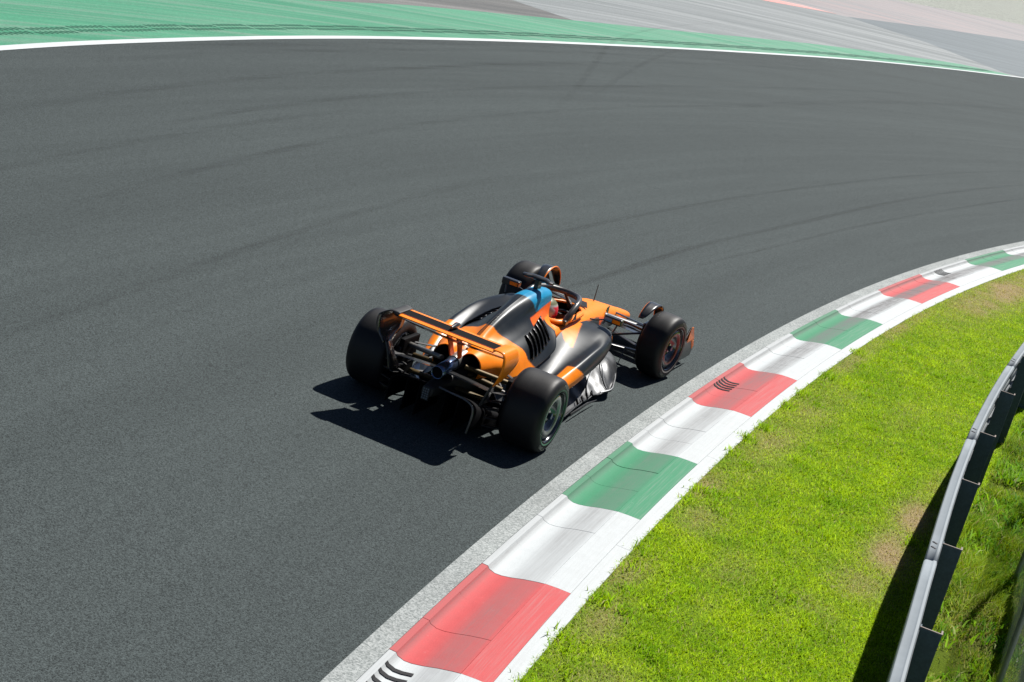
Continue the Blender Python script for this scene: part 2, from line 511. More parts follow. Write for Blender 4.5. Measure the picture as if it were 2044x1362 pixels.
def to_su(x, y):
    dx, dy = x - CX, y - CY
    return (math.pi - np.arctan2(dy, dx)) * RA, RA - np.hypot(dx, dy)

LINE = [(-9.6, -12), (-10.6, 0), (-10.9, 9), (-10.3, 18), (-8.87, 25.79), (-7.57, 30.61), (-5.57, 36.73), (-2.41, 44.7), (.91, 52.2), (5.49, 61.97), (11.94, 74.88), (22.66, 93.17), (40, 120), (66, 158), (100, 205)]
LINE = catmull(np.array(LINE, float), 12)
tang = np.gradient(LINE, axis=0); tang /= np.linalg.norm(tang, axis=1)[:, None]
nout = np.stack([-tang[:, 1], tang[:, 0]], 1)      # away from the track
LARC = np.concatenate([[0], np.cumsum(np.linalg.norm(np.diff(LINE, axis=0), axis=1))])

def flat_poly(name, pts, z, mat, kind='structure'):
    bm = bmesh.new()
    vs_ = [bm.verts.new((float(x), float(y), z)) for x, y in pts]
    es = [bm.edges.new((vs_[i], vs_[(i + 1) % len(vs_)])) for i in range(len(vs_))]
    bmesh.ops.triangle_fill(bm, edges=es, use_beauty=True, normal=(0, 0, 1))
    me = bpy.data.meshes.new(name)
    bmesh.ops.recalc_face_normals(bm, faces=bm.faces)
    for f in bm.faces:
        if f.normal.z < 0: f.normal_flip()
    bm.to_mesh(me); bm.free()
    me.materials.append(mat)
    o = new_obj(name, me)
    return tag(o, kind=kind)

def ribbon(name, off0, off1, z, mat, i0=0, i1=None):
    i1 = i1 or len(LINE)
    V, Fc = [], []
    o0 = off0 if callable(off0) else (lambda i: off0)
    o1 = off1 if callable(off1) else (lambda i: off1)
    for i in range(i0, i1):
        a = LINE[i] + nout[i] * o0(i); b_ = LINE[i] + nout[i] * o1(i)
        V += [(a[0], a[1], z), (b_[0], b_[1], z)]
    Fc = [(2 * k, 2 * k + 2, 2 * k + 3, 2 * k + 1) for k in range(i1 - i0 - 1)]
    o = mk(name, V, Fc, mat, smooth=False)
    for p in o.data.polygons:
        if p.normal.z < 0: p.flip()
    return tag(o, kind='structure')

flat_poly('ground', [(-1500, -1500), (1500, -1500), (1500, 1500), (-1500, 1500)], -.03, M['gravel'])
track_in = [su(s, 0)[:2] for s in np.linspace(-30, 190, 200)]
flat_poly('race_track', [tuple(q) for q in LINE] + [(250, 250), (250, 60)] + track_in[::-1] + [(20, -60), (-12, -60)], 0.0, M['asphalt'])
flat_poly('pink_run_off', [(-45, 38), (25.1, 157.6), (44.5, 190.9), (110, 303), (190, 290), (99, 204), (66, 158), (40, 120), (22.5, 93), (11, 73.5), (0, 50), (-6, 36), (-30, 30)], -.016, M['runoff_pink'])
flat_poly('run_off_asphalt', [(-9.4, -14), (-10.4, 0), (-10.7, 9), (-10.1, 18), (-8.7, 25.9), (-5.4, 36.8), (.9, 52.4), (-.8, 55.3), (-3.02, 56.33), (-14, 61.6), (-45, 40), (-45, -14)], -.010, M['runoff_dark'])
flat_poly('run_off_concrete', [(-.8, 55.3), (1.2, 53), (12.2, 75), (22.4, 92.9), (21.46, 92.4), (18.52, 100.88), (14.15, 104.84), (12.4, 103.1), (8.27, 96.98), (-14, 61.6), (-3.02, 56.33)], -.007, M['runoff_light'])
flat_poly('run_off_patch', [(14.15, 104.84), (18.52, 100.88), (21.46, 92.6), (22.6, 93.3), (40, 120.2), (66, 158.2), (60, 190), (34.21, 144.84), (22.41, 122.09)], -.0105, M['runoff_blue'])
flat_poly('faded_red_stripe', [(2.0, 87.2), (8.27, 96.98), (12.4, 103.1), (13.6, 104.6), (11.3, 103.6), (6.4, 98.0), (.6, 89.6)], -.003, M['red_paint_runoff'])

GREEN_PTS = [(-9.2, 3.2), (9, 3.0), (25.8, 2.75), (36, 3.0), (45, 3.3), (61, 2.55), (75, 2.3), (88, 1.7), (93, .05)]
def green_w(i):
    y = LINE[i][1]
    return float(np.interp(y, [q[0] for q in GREEN_PTS], [q[1] for q in GREEN_PTS]))
i_end = int(np.argmin(abs(LINE[:, 1] - 93)))
ribbon('green_run_off_strip', -.02, green_w, .003, M['green_paint'], 0, i_end)
ribbon('white_track_line', -.22, .0, .007, M['line_paint'])

# dark green rumble ribs set in short precast lengths beside the white line
def ribs():
    V, Fc = [], []
    s = 30.0
    k = 0
    smax = LARC[i_end - 2]
    while s < smax:
        for row in (0, 1):
            ss = s + row * .05
            x = np.interp(ss, LARC, LINE[:, 0]); y = np.interp(ss, LARC, LINE[:, 1])
            tx = np.interp(ss, LARC, tang[:, 0]); ty = np.interp(ss, LARC, tang[:, 1])
            t = np.array([tx, ty]) / math.hypot(tx, ty); n = np.array([-t[1], t[0]])
            wob = .05 * ((k // 8) % 2)
            c = np.array([x, y]) + n * (.50 + .22 * row + wob)
            L, Wd, h = .17, .055, .014
            d1 = (n * .9 - t * .45); d1 /= np.linalg.norm(d1)
            b = len(V)
            for (a, q, z) in ((-.5, -.5, .004), (.5, -.5, .004), (.5, .5, .004), (-.5, .5, .004), (-.4, -.25, h), (.4, -.25, h), (.4, .25, h), (-.4, .25, h)):
                p = c + d1 * (a * L) + t * (q * Wd)
                V.append((p[0], p[1], z))
            Fc += [(b + 4, b + 5, b + 6, b + 7), (b, b + 1, b + 5, b + 4), (b + 1, b + 2, b + 6, b + 5), (b + 2, b + 3, b + 7, b + 6), (b + 3, b, b + 4, b + 7)]
        s += .145
        k += 1
        if k % 8 == 0: s += .07
    o = mk('rumble_ribs', V, Fc, M['rib_green'], smooth=False)
    tag(o, 'rows of small dark green rumble ribs along the green strip behind the white line', 'rumble strip', kind='stuff')
ribs()

# skid marks: thin rubber films on the asphalt
def rubber_material(name='skid_rubber', a0=.42, a1=.78, top=.34):
    m, nt, b, out = nodes_of(name)
    c, r, s = polar(nt)
    n = noise(nt, comb(nt, math_(nt, 'MULTIPLY', r, 7.0), math_(nt, 'MULTIPLY', s, .22)), 1.0, 5, .75)
    n2 = noise(nt, c, 120, 2, .6)
    b.inputs['Base Color'].default_value = (.014, .015, .016, 1); b.inputs['Roughness'].default_value = .75; b.inputs['Specular IOR Level'].default_value = .2
    uv = nt.nodes.new('ShaderNodeUVMap'); uv.uv_map = 'UVMap'
    q = nt.nodes.new('ShaderNodeSeparateXYZ'); nt.links.new(uv.outputs[0], q.inputs[0])
    edge = ramp(nt, q.outputs[0], [(0, 0), (.3, 1), (.7, 1), (1, 0)])
    nt.nodes[-1].color_ramp.interpolation = 'EASE'
    ends = ramp(nt, q.outputs[1], [(0, 0), (.2, 1), (.75, .8), (1, 0)])
    al = math_(nt, 'MULTIPLY', math_(nt, 'MULTIPLY', edge, ends), ramp(nt, math_(nt, 'ADD', math_(nt, 'MULTIPLY', n, .7), math_(nt, 'MULTIPLY', n2, .3)), [(a0, .0), (a1, top)]))
    nt.links.new(al, b.inputs['Alpha'])
    return m
M['skid'] = rubber_material()
M['skid_fine'] = rubber_material('skid_rubber_fine', .36, .66, .30)
def skid(name, pts, w, z):
    P = catmull(np.array(pts, float), 14)
    T = np.gradient(P, axis=0); T /= np.linalg.norm(T, axis=1)[:, None]
    Nn = np.stack([-T[:, 1], T[:, 0]], 1)
    V = []; L = len(P)
    for i in range(L):
        for q in (-.5, .5):
            c = P[i] + Nn[i] * (q * w); V.append((c[0], c[1], z))
    Fc = [(2 * i, 2 * i + 1, 2 * i + 3, 2 * i + 2) for i in range(L - 1)]
    o = mk(name, V, Fc, M['skid' if w > .17 else 'skid_fine'], smooth=False)
    uvl = o.data.uv_layers.new(name='UVMap')
    for p in o.data.polygons:
        for li in p.loop_indices:
            vi = o.data.loops[li].vertex_index
            uvl.data[li].uv = (vi % 2, (vi // 2) / (L - 1))
        if p.normal.z < 0: p.flip()
    tag(o, kind='structure')
skids = [([(-.6, 33), (-.1, 40.2), (.11, 44.8), (.59, 52.85), (1.73, 59.6), (3.83, 68.3), (6.4, 76.4)], .22),
         ([(.2, 38), (1.0, 45), (2.4, 54), (4.6, 63), (7.6, 71)], .20),
         ([(.3, 20.2), (.78, 21.4), (2.41, 25.6), (4.41, 30), (7.2, 36.1), (11.87, 44.9), (18, 54)], .16),
         ([(1.9, 23.2), (3.4, 26.5), (5.4, 30.8), (8.2, 36.4), (12.7, 44.6), (19, 54)], .12),
         ([(-.9, 20.6), (.6, 24.6), (2.7, 29.5), (5.4, 35.2), (9.5, 43), (15, 52)], .14),
         ([(-7.5, 20), (-6.6, 25), (-5.0, 31), (-2.6, 38), (.6, 46), (5, 55)], .30),
         ([(-5.5, 16), (-4.4, 22), (-2.6, 29), (0, 36), (3.2, 43), (8, 52)], .22),
         ([(-8.2, 26.5), (-6.9, 31), (-5.2, 36), (-3, 42), (0, 49), (4.2, 58), (9, 67.5)], .45),
         ([(-7.9, 25.6), (-6.5, 30.8), (-4.7, 36), (-2.4, 42), (.7, 49), (5.2, 58), (10, 67)], .30),
         ([(-4.6, 11.5), (-3.7, 16), (-2.4, 21.5), (-.6, 27.5)], .18),
         ([(-7.2, 14), (-6.2, 19), (-4.8, 25), (-2.8, 31.5)], .20),
         ([(-5.9, 22), (-4.9, 26.5), (-3.2, 32), (-.9, 38), (2, 44.5)], .24),
         ([(2, 40), (5.5, 48), (10, 57.5), (16, 68), (24, 81)], .5),
         ([(-1, 37.5), (1.6, 43.5), (5.2, 51), (9.6, 59.5), (15, 69)], .3),
         ([(-4, 34), (-2.2, 39.5), (.4, 46), (3.6, 53.5), (8.5, 63), (14, 72.5)], .3)]
for i, (pp, w) in enumerate(skids):
    skid('skid_mark', pp, w, .0035 + .00025 * i)

# ------------------------------------------------------------------ kerb
# precast kerb: dips beside the track, climbs towards the grass, level concrete margin outside
KPROF = [(.17, .004), (.176, .012), (.225, .010), (.240, -.010), (.29, -.026), (.345, -.024), (.42, -.010), (.52, .016), (.62, .036), (.679, .045)]
KOUT = [(.681, .0455), (.78, .050), (.8875, .050)]
KMARG = [(.889, .0495), (.95, .049), (1.02, .046), (1.025, .0)]
BOUNDS = [(20.35, 'green'), (22.15, 'white'), (25.98, 'red'), (27.78, 'white'), (29.72, 'green'), (31.655, 'white'), (33.77, 'red'), (35.87, 'white'), (38.12, 'green'),
          (40.46, 'white'), (42.86, 'red'), (45.39, 'white'), (48.36, 'green'), (51.0, 'white'), (53.6, 'red'), (56.3, 'white'), (59.1, 'green'), (62.0, 'white'), (65, 'red'), (68, 'white'), (71, 'green'), (74, 'white'), (77, 'red'), (80, 'white'), (83, None)]
kerb = mk('kerb', *(lambda ss: ([su(s, u, z) for s in ss for (u, z) in ((.171, -.06), (.20, -.052), (.34, -.045), (.672, .030), (.69, .034), (1.0, .036), (1.0, -.06))],
                               [tuple(q) for q in grid_faces(len(ss), 7)]))(np.linspace(14, 90, 153)), M['joint'], smooth=False)
tag(kerb, kind='structure')
strip = [(0, .0035), (0.004, .0045), (.168, .0045), (.1695, -.03)]
agg = mk('concrete_edge_strip', [su(s, u, z) for s in np.linspace(14, 90, 153) for (u, z) in strip], grid_faces(153, 4), M['aggregate'], smooth=False)
tag(agg, kind='structure')
for o_ in (kerb, agg):
    for p in o_.data.polygons:
        if p.normal.z < -0.01: p.flip()

def kerb_piece(name, s0, s1, prof, mat, n=4, lift=0.0, tilt=0.0):
    V, UV = [], []
    ss = np.linspace(s0, s1, n + 1)
    edge = [(prof[0][0], prof[0][1] - .02)] + list(prof) + [(prof[-1][0], prof[-1][1] - .02)]
    rows = [(ss[0], -.012)] + [(s, 0) for s in ss] + [(ss[-1], -.012)]
    for s, dz in rows:
        for (u, z) in edge:
            V.append(su(s, u, z + dz + lift + tilt * (s - s0))); UV.append((s, u))
    Fc = grid_faces(len(rows), len(edge))
    o = mk(name, V, Fc, mat, kerb, smooth=True, angle=50)
    uvl = o.data.uv_layers.new(name='UVMap')
    for p in o.data.polygons:
        for li in p.loop_indices:
            uvl.data[li].uv = UV[o.data.loops[li].vertex_index]
    # orient upwards
    bm = bmesh.new(); bm.from_mesh(o.data)
    if sum(f.normal.z * f.calc_area() for f in bm.faces) < 0: bmesh.ops.reverse_faces(bm, faces=bm.faces)
    bm.to_mesh(o.data); bm.free()
    return o

for (s0, cname), (s1, _) in zip(BOUNDS[:-1], BOUNDS[1:]):
    L = s1 - s0
    k = max(2, round(L / .56))
    g = .002
    for i in range(k):
        a, b_ = s0 + L * i / k, s0 + L * (i + 1) / k
        kerb_piece('kerb_block', a + g, b_ - g, KPROF, M['kerb_' + cname], 3, random.uniform(-.0018, .0018), random.uniform(-.003, .003))
    kerb_piece('kerb_margin', s0 + .001, s1 - .001, KOUT, M['kerb_' + cname], 6, .001)
s_ = 14.0
while s_ < 89:
    kerb_piece('kerb_edge_band', s_ + .002, s_ + 2.998, KMARG, M['kerb_white'], 8)
    s_ += 3

# drain slots: short black openings across the dip of the kerb
def drain(s0, n=5, pitch=.115):
    for i in range(n):
        s = s0 + pitch * i
        V = []
        us = [(.226, .0105), (.241, -.0065), (.29, -.0225), (.345, -.0205), (.42, -.0065)]
        for u, z in us:
            for ds in (-.021, .021):
                V.append(su(s + ds, u, z + .0035))
        mk('drain_slot', V, [(2 * q, 2 * q + 1, 2 * q + 3, 2 * q + 2) for q in range(4)], M['slot'], kerb, smooth=False)
drain(25.35)
drain(34.62, 5, .10)
drain(46.2, 5, .10)

# ------------------------------------------------------------------ verge
def vnoise(x, y, seed=0):
    """value noise, vectorised"""
    x = np.asarray(x, float); y = np.asarray(y, float)
    xi, yi = np.floor(x).astype(int), np.floor(y).astype(int)
    xf, yf = x - xi, y - yi
    xf = xf * xf * (3 - 2 * xf); yf = yf * yf * (3 - 2 * yf)
    def h(a, b):
        n = (a * 374761393 + b * 668265263 + seed * 144665) & 0x7fffffff
        n = ((n ^ (n >> 13)) * 1274126177) & 0x7fffffff
        return ((n ^ (n >> 16)) & 0xffff) / 65535.0
    return (h(xi, yi) * (1 - xf) + h(xi + 1, yi) * xf) * (1 - yf) + (h(xi, yi + 1) * (1 - xf) + h(xi + 1, yi + 1) * xf) * yf
def fbm(x, y, o=4, seed=0):
    t = 0; a = .5
    for k in range(o):
        t = t + a * vnoise(x * 2**k, y * 2**k, seed + k * 7); a *= .5
    return t / .94

# bare, dry places seen in the turf: arc length, distance, radius along, radius across, strength
DRY = [(31.3, 2.85, .7, .20, 1.2), (32.6, 2.9, .7, .18, 1.2), (33.9, 2.95, .5, .15, .6), (30.3, 2.75, .4, .25, .6), (29.3, 2.45, .3, .25, .3),
       (31.2, 1.1, .5, .14, .9), (30.4, 1.28, .5, .2, .5), (28.6, 1.12, .45, .14, .8), (27.6, 1.2, .4, .16, .8), (27.0, 1.12, .3, .1, .6), (33.2, 1.25, 1.2, .25, .55),
       (34.9, 1.3, 1.3, .3, .45), (37.8, 1.12, 1.0, .12, .6), (41, 1.1, 2.4, .12, .7), (46.5, 1.4, 3.2, .42, 1.3), (50.5, 1.5, 2.5, .4, .8), (29.5, 1.75, .4, .2, .35), (26.5, 1.5, .5, .3, .4), (25.7, 1.1, .3, .12, .6),
       (36, 2.2, 1.0, .2, .2), (28.2, 3.6, .5, .3, .6), (27.2, 3.9, .4, .25, .7), (30.2, 3.7, .6, .25, .4)]
def dryness(s, u):
    d = np.zeros_like(s)
    for (a, b_, ra, rb, k) in DRY:
        d = np.maximum(d, k * np.exp(-(((s - a) / ra)**2 + ((u - b_) / rb)**2)))
    n = fbm(s * 2.5, u * 2.5, 4, 3)
    d = .8 * d * (.25 + 1.4 * n) + .5 * np.clip(fbm(s * 2.3, u * 2.3, 4, 11) - .62, 0, 1)
    return np.clip(d, 0, 1)

def ground_z(s, u):
    base = .035 + .02 * (fbm(s * 1.3, u * 1.3, 3, 5) - .5) * np.clip((u - 1.03) * 5, 0, 1)
    back = np.clip(u - 3.5, 0, 3)
    return base - .10 * back + .10 * np.clip(back * 2, 0, 1) * (fbm(s * .9, u * .9, 3, 21) - .5)

us = np.concatenate([np.linspace(1.018, 3.6, 60), np.linspace(3.65, 8, 50), [12, 20, 40, 60]])
ss = np.linspace(12, 92, 500)
SS, UU = np.meshgrid(ss, us, indexing='ij')
ZZ = ground_z(SS, UU)
dr = dryness(SS, UU)
P = np.array([su(a, b_, c_) for a, b_, c_ in zip(SS.ravel(), UU.ravel(), ZZ.ravel())])
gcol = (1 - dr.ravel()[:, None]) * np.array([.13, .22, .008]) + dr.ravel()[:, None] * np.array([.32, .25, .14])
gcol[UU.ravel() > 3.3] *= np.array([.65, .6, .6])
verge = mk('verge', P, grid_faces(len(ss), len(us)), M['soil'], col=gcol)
tag(verge, kind='structure')
if verge.data.polygons[0].normal.z < 0: verge.data.flip_normals()

def blades(name, s, u, h, w, lean, colr, label, cat, z=None, bend=.6):
    n = len(s)
    a = math.pi - s / RA; r = RA - u
    x = CX + r * np.cos(a); y = CY + r * np.sin(a)
    zz = (ground_z(s, u) if z is None else z) - .004
    ang = rng.uniform(0, 2 * np.pi, n); la = rng.uniform(0, 2 * np.pi, n)
    dx, dy = np.cos(ang) * w / 2, np.sin(ang) * w / 2
    lx, ly = np.cos(la) * lean * h, np.sin(la) * lean * h
    # wind every blade so that its upper side is the front
    nz = dx * ly - dy * lx
    fl_ = np.where(nz < 0, -1.0, 1.0)
    dx, dy = dx * fl_, dy * fl_
    V = np.zeros((n, 5, 3), np.float32)
    V[:, 0] = np.stack([x - dx, y - dy, zz], 1); V[:, 1] = np.stack([x + dx, y + dy, zz], 1)
    hm = zz + h * .62
    V[:, 2] = np.stack([x - dx * .8 + lx * .38, y - dy * .8 + ly * .38, hm], 1); V[:, 3] = np.stack([x + dx * .8 + lx * .38, y + dy * .8 + ly * .38, hm], 1)
    V[:, 4] = np.stack([x + lx, y + ly, zz + h * np.sqrt(np.clip(1 - bend * lean**2 * .5, .1, 1))], 1)
    me = bpy.data.meshes.new(name)
    me.vertices.add(n * 5); me.vertices.foreach_set('co', V.ravel())
    b = (np.arange(n) * 5)[:, None]
    loops = np.concatenate([b + 0, b + 1, b + 3, b + 2, b + 2, b + 3, b + 4], 1).ravel()
    me.loops.add(len(loops)); me.loops.foreach_set('vertex_index', loops.astype(np.int32))
    me.polygons.add(2 * n)
    st = np.stack([np.arange(n) * 7, np.arange(n) * 7 + 4], 1).ravel()
    me.polygons.foreach_set('loop_start', st.astype(np.int32))
    me.update(calc_edges=True)
    nn = np.stack([np.cos(la) * -.30 + rng.normal(0, .22, n), np.sin(la) * -.30 + rng.normal(0, .22, n), np.full(n, .9)], 1)
    nn /= np.linalg.norm(nn, axis=1)[:, None]
    me.polygons.foreach_set('use_smooth', np.full(2 * n, True))
    me.normals_split_custom_set_from_vertices(np.repeat(nn, 5, axis=0).tolist())
    at = me.color_attributes.new('Col', 'FLOAT_COLOR', 'POINT')
    c = np.ones((n, 5, 4), np.float32); c[:, :, :3] = colr[:, None, :]
    at.data.foreach_set('color', c.ravel())
    me.materials.append(M['blade'])
    o = new_obj(name, me)
    tag(o, label, cat, kind='stuff')
    return o

def blade_colour(s, u, d, rough=False):
    n = len(s)
    t = .5 + .55 * (fbm(s * 3.7, u * 3.7, 4, 31) - .5) + rng.normal(0, .13, n)
    t = np.clip((t - .3) / .45, 0, 1)[:, None]
    g1 = np.array([.18, .36, .003]); g2 = np.array([.45, .64, .005])
    if rough: g1 = np.array([.07, .19, .004]); g2 = np.array([.27, .38, .010])
    c = g1 * (1 - t) + g2 * t
    dd = np.clip(d + rng.normal(0, .22, n) * (d > .1), 0, 1)[:, None]
    c = c * (1 - dd) + np.array([.44, .36, .17]) * dd
    k = rng.random(n) < .05
    c[k] = np.array([.42, .38, .16]) * rng.uniform(.7, 1.1, (k.sum(), 1))
    return c * rng.uniform(.75, 1.2, (n, 1))

def mown():
    S_, U_ = [], []
    for (a, b_, dens) in ((22, 30, 8200), (30, 36, 6200), (36, 44, 4200), (44, 56, 2600), (56, 74, 1200)):
        n = int((b_ - a) * 2.35 * dens)
        S_.append(rng.uniform(a, b_, n)); U_.append(rng.uniform(.985, 3.35, n))
    s = np.concatenate(S_); u = np.concatenate(U_)
    # ragged border creeping over the kerb band
    edge = 1.03 + .05 * (fbm(s * 3, s * 0, 3, 41) - .75) + .04 * (fbm(s * .5, s * 0, 2, 43) - .5)
    keep = u > edge
    d = dryness(s, u)
    dens = np.clip(.65 + .6 * fbm(s * 5.1, u * 5.1, 3, 51), 0, 1) * (1 - .40 * d)
    keep &= rng.random(len(s)) < dens
    s, u, d = s[keep], u[keep], d[keep]
    n = len(s)
    cl = .45 + .6 * (fbm(s * 5.3, u * 5.3, 3, 61) - .45)
    far = np.interp(s, [24, 40, 60], [1, 1.35, 2.2])
    h = (.016 + .036 * cl * rng.uniform(.5, 1.3, n)) * (1 - .35 * d)
    w = rng.uniform(.0035, .0075, n) * far
    blades('mown_grass', s, u, h, w, rng.uniform(.5, 1.5, n), blade_colour(s, u, d), 'mown lime green grass between the striped kerb and the guardrail', 'grass')
    # taller tufts leaning over the kerb edge and odd clumps in the turf
    S_, U_, H_ = [], [], []
    tc = [(s0, 1.06 + .05 * random.random(), .075) for s0 in (25.3, 26.15, 27.05, 27.9, 28.75, 29.15, 30.6, 31.0, 32.4, 33.0, 33.6, 34.7, 35.4, 36.6, 38.3)]
    tc += [(random.uniform(24, 40), random.uniform(1.15, 3.0), .05) for _ in range(70)]
    for (a, b_, hh) in tc:
        n = random.randint(70, 190)
        S_.append(rng.normal(a, .075, n)); U_.append(rng.normal(b_, .05, n)); H_.append(rng.uniform(.4, 1.15, n) * hh)
    s = np.concatenate(S_); u = np.concatenate(U_); h = np.concatenate(H_); n = len(s)
    c = blade_colour(s, u, np.zeros(n)) * np.array([.9, .95, .9])
    blades('grass_tufts', s, u, h, rng.uniform(.006, .012, n), rng.uniform(.3, 1.1, n), c, 'scattered darker tufts standing out of the mown grass and along the kerb edge', 'grass', z=np.maximum(ground_z(s, u), .03))
mown()

def rough_growth():
    n = 230000
    s = rng.uniform(22, 44, n); u = 3.32 + np.abs(rng.normal(0, 1.2, n))
    d = dryness(s, u)
    cl = fbm(s * 1.4, u * 1.4, 4, 71)
    keep = rng.random(n) < np.clip((cl - .22) * 2.6, .04, 1) * (1 - .6 * d)
    s, u, d, cl = s[keep], u[keep], d[keep], cl[keep]
    n = len(s)
    h = (.03 + .26 * np.clip(cl - .3, 0, 1)) * rng.uniform(.4, 1.4, n)
    w = rng.uniform(.005, .011, n)
    blades('rough_grass', s, u, h, w, rng.uniform(.2, 1.0, n), blade_colour(s, u, d * .8 + .1 * (cl < .4), True), 'tall unmown grass and weeds growing behind the guardrail', 'grass')
    # broad leaved weeds: short wide leaves
    S_, U_, H_ = [], [], []
    for _ in range(520):
        a, b_ = random.uniform(23, 42), 3.4 + abs(random.gauss(0, 1.0))
        if fbm(np.array([a * 1.1]), np.array([b_ * 1.1]), 3, 81)[0] < .46: continue
        k = random.randint(14, 40)
        S_.append(rng.normal(a, .09, k)); U_.append(rng.normal(b_, .09, k)); H_.append(rng.uniform(.03, .12, k))
    s = np.concatenate(S_); u = np.concatenate(U_); h = np.concatenate(H_); n = len(s)
    keep = u > 3.32
    s, u, h = s[keep], u[keep], h[keep]; n = len(s)
    c = blade_colour(s, u, np.zeros(n), True) * np.array([.8, 1.05, .9])
    blades('leafy_weeds', s, u, h, rng.uniform(.009, .022, n), rng.uniform(.5, 1.5, n), c, 'broad leaved green weeds tangled in the rough behind the guardrail', 'weeds', z=ground_z(s, u) + rng.uniform(0, .08, n))
rough_growth()

# ------------------------------------------------------------------ guardrail
RAIL_TOP = 1.10
gr = empty('guardrail', su(30, 3.2, .03))
tag(gr, 'curving galvanised steel guardrail with dark posts beyond the mown grass', 'guardrail')
gloc = Vector(gr.location)
def loc_su(s, u, z):
    return Vector(su(s, u - 3.205 + float(np.interp(s, [22, 26, 27, 28.8, 30.6, 32.4, 34.4, 36.5, 40, 44], [3.25, 3.266, 3.270, 3.252, 3.214, 3.182, 3.158, 3.135, 3.09, 3.05])), z)) - gloc
WB_ = [(.0, -.155), (.035, -.15), (.075, -.115), (.08, -.085), (.045, -.045), (.01, -.02), (.01, .02), (.045, .045), (.08, .085), (.075, .115), (.035, .15), (.0, .155)]
def sweep(name, prof, s0, s1, mat, n=6, thick=.004, smooth=True):
    V = []; m = len(prof)
    ss_ = np.linspace(s0, s1, n + 1)
    for s in ss_:
        for (u, z) in prof: V.append(loc_su(s, u, z))
    Fc = grid_faces(n + 1, m)
    o = mk(name, V, Fc, mat, gr, smooth=smooth, angle=35)
    md = o.modifiers.new('thickness', 'SOLIDIFY'); md.thickness = thick; md.offset = 0
    return o
s_ = 20.9
while s_ < 44:
    for zc in (.30, .625, .94):
        sweep('rail_beam', [(3.210 - a * .62, zc + q) for a, q in WB_], s_ + .004, s_ + 3.70, M['rail'], 8)
    cap_prof = [(3.119, RAIL_TOP - .035), (3.120, RAIL_TOP - .015), (3.126, RAIL_TOP - .003), (3.135, RAIL_TOP), (3.172, RAIL_TOP + .003), (3.184, RAIL_TOP + .012), (3.199, RAIL_TOP + .012), (3.205, RAIL_TOP - .004), (3.206, RAIL_TOP - .03)]
    cp_ = sweep('rail_cap', cap_prof, s_ + .001, s_ + 3.699, M['cap'], 8, .006)
    for so in (.30, .42):
        b1 = MB().box((0, 0, 0), (.045, .016, .012))
        o = b1.build('bolt_slot', M['bolt'], cp_)
        q = loc_su(s_ + so + .0, 3.155, RAIL_TOP + .003)
        o.location = q
        t = Vector(su(s_ + so + .1, 3.12)) - Vector(su(s_ + so, 3.12))
        o.rotation_euler = (0, 0, math.atan2(t.y, t.x) + .9)
    s_ += 3.70
post_proto = None
POSTS = [21.45, 23.28, 25.1, 26.93, 28.78, 30.61, 32.41, 34.39, 36.49, 38.6, 40.7, 42.8]
for i, s in enumerate(POSTS):
    ct = loc_su(s, 3.21, 0)
    t = (loc_su(s + .1, 3.21, 0) - ct).normalized(); n_ = (loc_su(s, 3.4, 0) - ct).normalized()
    if post_proto is None:
        h0, h1 = -.06, 1.075
        mb = MB()
        hz = (h0 + h1) / 2; H_ = h1 - h0
        mb.box((0, -.07, hz), (.010, .14, H_)); mb.box((.03, -.004, hz), (.06, .008, H_)); mb.box((.03, -.139, hz), (.06, .008, H_))
        post = mb.build('post', M['post'], gr, bevel=.0015)
        rim = MB().slab([(-.0065, .002, h1 + .003), (.0055, .002, h1 + .003), (.0055, -.134, h1 + .003), (.06, -.134, h1 + .003), (.06, -.146, h1 + .003), (-.0065, -.146, h1 + .003)], (0, 0, .006)).build('post_edge', M['rust'], post)
        sps = [MB().box((.03, .012, z_), (.06, .024, .10)).build('spacer_block', M['rail'], post, bevel=.004) for z_ in (.30, .63, .94)]
        post_proto = (post, rim) + tuple(sps)
        po = post
    else:
        po = post_proto[0].copy(); COL.objects.link(po); po.parent = gr
        for q in post_proto[1:]:
            c = q.copy(); COL.objects.link(c); c.parent = po
    po.location = (ct.x, ct.y, .0 + random.uniform(-.01, .01))
    po.rotation_euler = (0, 0, math.atan2(t.y, t.x) + random.uniform(-.04, .04))

# ------------------------------------------------------------------ chain link fence at the right edge
fe = empty('chain_link_fence', su(29, 4.0, -.03))
tag(fe, 'grey chain link fence standing in the rough growth at the right edge', 'fence')
floc = Vector(fe.location)
def fl(s, z, du=0.0):
    lean = .02 * math.sin(s * 2.3) + .03 * math.sin(s * .9 + 1)
    return Vector(su(s, 3.97 + lean * (1 - z / 2.2) + du + .05 * math.sin(z * 2.2), z - .05)) - floc
mb = MB()
pitch = .055
s = 26.0
while s < 35.5:
    for sg in (1, -1):
        pts = []
        z = 0.0; k = 0
        while z < 2.2:
            pts.append(fl(s + sg * (pitch / 2 if k % 2 else 0) + (pitch / 2), z, .002 * sg)); z += pitch / 2 * 1.15; k += 1
        mb.tube(pts, .0014, 4, cap=False)
    s += pitch
mb.build('wire_mesh', M['wire'], fe, smooth=True, angle=80)
for s in (26.3, 29.0, 31.9, 34.8):
    MB().tube([fl(s, -.2, .03), fl(s, 2.3, .03)], .024, 10).build('post', M['wire'], fe, smooth=True)
sc_v = [fl(a, z, .03) for a in np.linspace(29.9, 31.8, 40) for z in np.linspace(.40, .95, 8)]
so = mk('screen_cloth', sc_v, grid_faces(40, 8), M['screen'], fe)

# ------------------------------------------------------------------ racing car
# local frame: x forward from the rear axle, y to the car's left, z up
car = empty('racing_car', (-.3955, 14.7714, 0), 1.2373)
tag(car, 'orange and dark grey open wheel racing car cornering beside the striped kerb', 'racing car')
FA = 3.6

